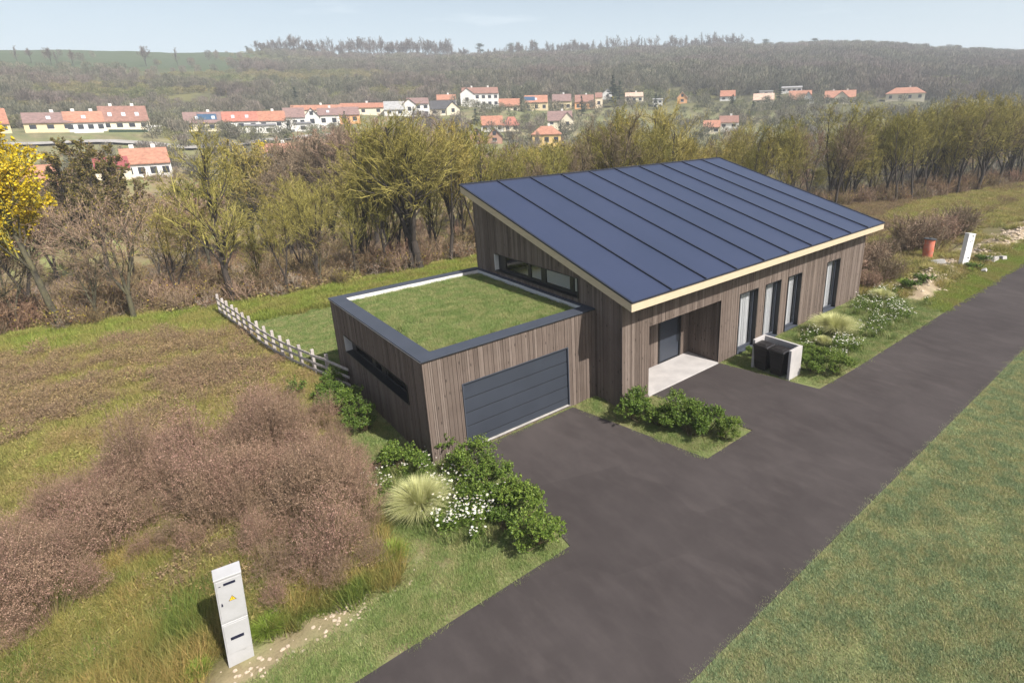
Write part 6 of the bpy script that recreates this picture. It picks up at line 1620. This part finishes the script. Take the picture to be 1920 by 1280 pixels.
# parked cars far away in the village
for u, vb, r, lb, cc in [(943, 213, 226, 'white car parked below the large white villa', 'white'), (992, 212.5, 228, 'pale car parked before the solar-panelled house', 'white')]:
    P0 = at(u, vb, r); d2 = P0[:2] - CAM[:2]; t = thing('parked_car', lb, 'car', tuple(P0), math.atan2(-d2[0], d2[1]), 'cars parked in the village')
    g = G(); g.hexa([(-2.1, -.8, .3), (2.1, -.8, .3), (2.1, .8, .3), (-2.1, .8, .3), (-2.05, -.75, .85), (2.05, -.75, .8), (2.05, .75, .8), (-2.05, .75, .85)])
    g.build('body', MT['cabinet'], t, bevel=.08)
    g = G(); g.hexa([(-1.7, -.7, .85), (1.1, -.7, .82), (1.1, .7, .82), (-1.7, .7, .85), (-1.3, -.6, 1.4), (.5, -.6, 1.4), (.5, .6, 1.4), (-1.3, .6, 1.4)]); g.build('cabin', MT['winglass'], t)
    for x in (-1.3, 1.3):
        for y in (-.82, .62):
            g = G(); g.tubes([(x, y, .32)], [(x, y + .2, .32)], .32, .32, 14); g.build('wheel', MT['membrane'], t)
# railway signals, track and village road
for u, r, lb in [(568, 88, 'left railway signal post with dark head'), (581, 87, 'right railway signal post with dark head')]:
    p = plan(u, r); z = tz(*p); H = height_to(p[0], p[1], 352 if u < 575 else 362) - z; H = min(max(H, 3.5), 9)
    t = thing('railway_signal', lb, 'railway signal', (p[0], p[1], z), 0, 'railway signals'); g = G(); g.tubes([(0, 0, -.3)], [(0, 0, H)], .09, .07, 8); g.build('post', MT['lid'], t)
    g = G(); g.box(-.28, -.16, H - 1.5, .28, .1, H + .1); g.build('signal_head', MT['membrane'], t, bevel=.05); g = G(); g.box(-.4, -.3, H - 1.65, .4, .3, H - 1.58); g.build('platform', MT['lid'], t)
def strip(name, pts, width, mat_, dz=.12):
    V = []; pts = np.array(pts, float); q_ = np.linspace(0, len(pts) - 1, len(pts) * 8); pts = np.stack([np.interp(q_, np.arange(len(pts)), pts[:, 0]), np.interp(q_, np.arange(len(pts)), pts[:, 1])], 1); n = len(pts)
    for i in range(n):
        a = pts[max(0, i - 1)]; b = pts[min(n - 1, i + 1)]; d = (b - a) / np.linalg.norm(b - a); nn = np.array([-d[1], d[0]])
        for s_ in (-1, 1):
            q = pts[i] + nn * s_ * width / 2; V.append((q[0], q[1], max(tz(*q), tz(*pts[i])) + dz))
    g = G(); g.add(V, [(2 * i, 2 * i + 2, 2 * i + 3, 2 * i + 1) for i in range(n - 1)]); o = g.build(name, mat_, smooth=True); tag(o, kind='structure'); return o
MT['paleroad'] = plain('pale_village_road', (.34, .32, .30), (.26, .25, .23), scale=.5, rough=.9)
MT['ballast'] = plain('track_ballast', (.16, .13, .11), (.10, .085, .075), scale=2, rough=.95)
strip('village_road', [plan(u, r) for u, r in np.array([(-60, 176), (40, 175), (120, 174), (200, 173), (280, 171), (340, 168), (420, 168), (520, 172), (640, 178)])], 3.4, MT['paleroad'], .12)
strip('railway_track', [plan(u, r) for u, r in [(-120, 84), (0, 84), (120, 84), (250, 86), (400, 88), (560, 90), (700, 94)]], 3.2, MT['ballast'], .12)
g = G()
for s_ in range(1):
    pass
# low white garden walls in the village
for u0, u1, vb, h_, r, lb in [(276, 306, 247, 1.6, 186, 'white garden wall right of the cream house with skylights'), (140, 195, 250, .5, 182, 'low white kerb wall before the orange-roofed row house'), (205, 278, 250, .9, 182, 'low dark fence wall before the cream house with skylights')]:
    a = at(u0, vb, r); b = at(u1, vb, r); d = b - a; nn = np.array([-d[1], d[0], 0]) / np.linalg.norm(d[:2]) * .15; g = G(); up_ = np.array([0, 0, h_]); dn = np.array([0, 0, -2.0])
    g.hexa([a + dn, b + dn, b + nn + dn, a + nn + dn, a + up_, b + up_, b + nn + up_, a + nn + up_]); o = g.build('garden_wall', wallmat('white', WC['white']) if 'white' in lb else MT['conif']); tag(o, lb, 'wall', 'garden walls of the village')

# ---- wooded hillside
def hill_clump(seed, H, Rr, n, w, mi=0):
    r0 = np.random.default_rng(seed); g = G(); a = r0.random(n) * 6.283; q = np.sqrt(r0.random(n)) * Rr; z = H * (.25 + .75 * r0.random(n) ** .8); q = q * np.sqrt(np.clip(1.15 - (z / H - .45) ** 2 * 2.2, .15, 1))
    c = np.stack([np.cos(a) * q, np.sin(a) * q, z], 1); d = c - np.array([0, 0, H * .1]); d[:, 2] += H * .3; d /= np.linalg.norm(d, axis=1, keepdims=True); d += r0.normal(size=d.shape) * .25
    L = r0.uniform(.5, 1.2, n)[:, None] * H * .16; g.ribbons(c - d * L * .5, c + d * L * .5, w, w * .5, r0, mi)
    g.tubes([(r0.normal() * Rr * .2, r0.normal() * Rr * .2, -.5) for _ in range(3)], [(r0.normal() * Rr * .4, r0.normal() * Rr * .4, H * .8) for _ in range(3)], .12, .05, 3, mi); return g
hv = [hill_clump(900 + k, 6.5, 2.6, 340, .15, 0) for k in range(3)] + [hill_clump(910 + k, 3.2, 2.3, 240, .20, 1) for k in range(2)]
P = []; 
while len(P) < 16000:
    u = rng.uniform(-220, 2150); e = float(np.interp(u, PU, PR[:, 4])); t2 = float(np.interp(u, PU, PR[:, 7])); lo_ = e + (14 if u > 780 else -8); r = lo_ + (t2 + 15 - lo_) * rng.random() ** .8
    p = plan(u, r)
    if r > 500 and u < 500 + rng.normal() * 25: continue
    if r > 300 and rng.random() < min(.985, (r - 300) / 105) * (1 - float(sstep(400, 640, u + 90 * (float(fbm(np.array([r * .03]), np.array([u * .01]), 6)[0]) - .5)))): continue
    if u < 520 and r < 330 and fbm(np.array([p[0] * .03]), np.array([p[1] * .03]), 2)[0] < .4: continue
    P.append((p[0], p[1], u, r))
P = np.array(P); bxy = np.array([(b[0], b[1]) for b in BUMPS]); dmin = np.min(np.hypot(P[:, 0][:, None] - bxy[:, 0], P[:, 1][:, None] - bxy[:, 1]), axis=1)
vw = np.array([PPY - FPX * ((np.array([p[0], p[1], tz(p[0], p[1])]) - CAM) @ AU) / ((np.array([p[0], p[1], 0]) - CAM) @ AF) for p in P[:1]])
P = P[(dmin > 11)]
right = np.clip((P[:, 2] - 700) / 700, 0, 1); sc_ = rng.uniform(.6, 1.15, len(P)) * (.85 + .45 * right)
green = fbm(P[:, 0] * .02, P[:, 1] * .02, 14) + (P[:, 3] < 300) * .12 - right * .08
var = np.where(green + rng.normal(size=len(P)) * .05 > .56, rng.integers(3, 5, len(P)), rng.integers(0, 3, len(P)))
scatter('hillside_wood', hv, [MT['hillwood'], MT['hillgreen']], on_ground(P[:, :2]), sc_, 71, var=var)

# garden bushes and hedgerow scrub between the houses
P = np.array([plan(rng.uniform(-150, 2000), 128 + 150 * rng.random()) for _ in range(5200)])
dmn = np.hypot(P[:, 0][:, None] - bxy[:, 0], P[:, 1][:, None] - bxy[:, 1]).min(axis=1); P = P[(dmn > 7.2) & (fbm(P[:, 0] * .07, P[:, 1] * .07, 19) > .40)]
grow('village_scrub', [hill_clump(930, 2.6, 1.9, 160, .14, 0), hill_clump(931, 1.7, 1.7, 150, .15, 1), hill_clump(932, 3.6, 1.7, 190, .12, 0)], [MT['hillwood'], MT['hillgreen']], P, .5, 1.25, 73)
# trees standing out against the sky
MT['skytwig'] = leafy('skyline_twigs', [(.10, .08, .065), (.17, .14, .11)], None, 1, 0, .9, .2)
SKG = 'bare trees on the skyline'
skt = [T('skyline_tree', MT['darkbark'], [MT['skytwig'], MT['rustleaf']], 'x', SKG, seed=41 + k, H=12, trunk_r=.2, n_limb=12, limb_len=.4, sub=5, twig=4, fine=2, r_fine=.035, ang=30 + 6 * k, fork=(0, 2, 3)[k], leaf=60 * k, leafsize=.3) for k in range(3)]
for tproto in skt: pass
k = 0
for i in range(190):
    u = 505 + (1400 - 505) * (i + rt.random()) / 190
    rr = float(np.interp(u, PU, PR[:, 7])) - rt.uniform(2, 22); p = plan(u, rr); z = tz(*p)
    vt = np.interp(u, [500, 530, 560, 600, 660, 720, 760, 800, 850, 900, 980, 1080, 1150, 1240, 1320, 1400], [86, 74, 70, 80, 80, 77, 86, 80, 84, 100, 86, 82, 78, 78, 72, 74]) + rt.uniform(-4, 12)
    if 860 < u < 950 and rt.random() < .5: continue
    H = (height_to(p[0], p[1], vt) - z) * 1.25
    if H < 8: H = rt.uniform(8, 12)
    place(skt[rt.randrange(3)], p[0], p[1], z, H / 13 * rt.uniform(.8, 1.1), rt.uniform(0, 6), 'bare tree standing against the sky on the hilltop', SKG, sz=H / 13)
for i, (u, vt, rr, lb) in enumerate([(68, 88, 440, 'leftmost bare tree standing on the green hill'), (92, 92, 440, 'bare tree beside the leftmost one on the green hill'), (128, 90, 436, 'bare tree third from the left on the green hill'), (138, 96, 436, 'bare tree fourth from the left on the green hill'), (168, 96, 440, 'bare tree fifth from the left on the green hill'), (300, 88, 446, 'broad bare tree breaking the skyline left of centre'), (358, 92, 446, 'bare tree breaking the skyline beside the broad one'), (432, 94, 500, 'small bare tree on the green crest')]):
    p = plan(u, rr); z = tz(*p); H = min(20, max(5, height_to(p[0], p[1], vt) - z)); place(skt[i % 3], p[0], p[1], z, H / 12.3, i, lb, 'bare trees on the green hill', sz=H / 12.3)
# pines on the skyline
def pine(seed, H=12):
    r0 = np.random.default_rng(seed); tg = G(); cg = G(); tg.tubes([(0, 0, -1)], [(0, 0, H * .9)], .22, .08, 6)
    for j in range(7):
        z = H * r0.uniform(.5, .95); a = r0.random() * 6.28; L = r0.uniform(.5, 1) * H * .22 * (1.3 - z / H * .7); c = np.array([math.cos(a) * L, math.sin(a) * L, z + .4]); tg.tubes([(0, 0, z - .5)], [c], .07, .03, 4)
        cg.quads(c + r0.normal(size=(190, 3)) * np.array([1.0, 1.0, .45]) * H / 12, .5, .25, r0)
    return tg, cg
pvs = []
for k in range(3):
    tg, cg = pine(950 + k); t = thing('pine_tree', 'x', 'pine'); tg.build('trunk', MT['darkbark'], t); cg.build('crown', MT['conif'], t); pvs.append(t)
for i, (u, vt, w, lb) in enumerate([(488, 87, 1.0, 'small dark conifer alone on the green crest'), (850, 83, 1.0, 'dark pine left of the lone skyline pine'), (909, 83, 1.0, 'lone dark pine standing clear on the skyline'), (965, 82, 1.1, 'left pine of the two leaning together on the skyline'), (983, 88, 1.2, 'right pine of the two leaning together on the skyline'), (1009, 80, .7, 'slim pointed conifer right of the paired pines'), (1066, 86, 1.1, 'broad dark pine right of the slim conifer'), (1098, 84, 1.0, 'dark pine above the reddish house'), (1135, 90, 1.0, 'low dark pine in the skyline row'), (1373, 74, 1.1, 'dark pine on the forest ridge, left one'), (1425, 73, 1.1, 'dark pine on the forest ridge, middle one'), (1512, 73, 1.0, 'dark pine on the forest ridge, right one')]):
    rr = float(np.interp(u, PU, PR[:, 7])) - 6; p = plan(u, rr); z = tz(*p); H = max(5, height_to(p[0], p[1], vt) - z); place(pvs[i % 3], p[0], p[1], z, H / 12 * w, i * 2.1, lb, 'pines on the skyline', sz=H / 12)

# ---- haze
def build_haze():
    mt = bpy.data.materials.new('valley_haze'); mt.use_nodes = True; nt = mt.node_tree
    nt.nodes.remove(nt.nodes['Principled BSDF']); v = nt.nodes.new('ShaderNodeVolumePrincipled')
    v.inputs['Color'].default_value = (.90, .94, 1, 1); v.inputs['Density'].default_value = HAZE; v.inputs['Anisotropy'].default_value = .0
    nt.links.new(v.outputs[0], nt.nodes['Material Output'].inputs['Volume'])
    g = G(); g.box(-4300, -4300, -14, 4300, 4300, 95); o = g.build('haze', mt); tag(o, kind='stuff')
HAZE = .0007
if HAZE: build_haze()
# the prototypes that never stood anywhere are removed
for o in list(bpy.data.objects):
    if o.get('label') == 'x':
        for ch in list(o.children): bpy.data.objects.remove(ch)
        bpy.data.objects.remove(o)
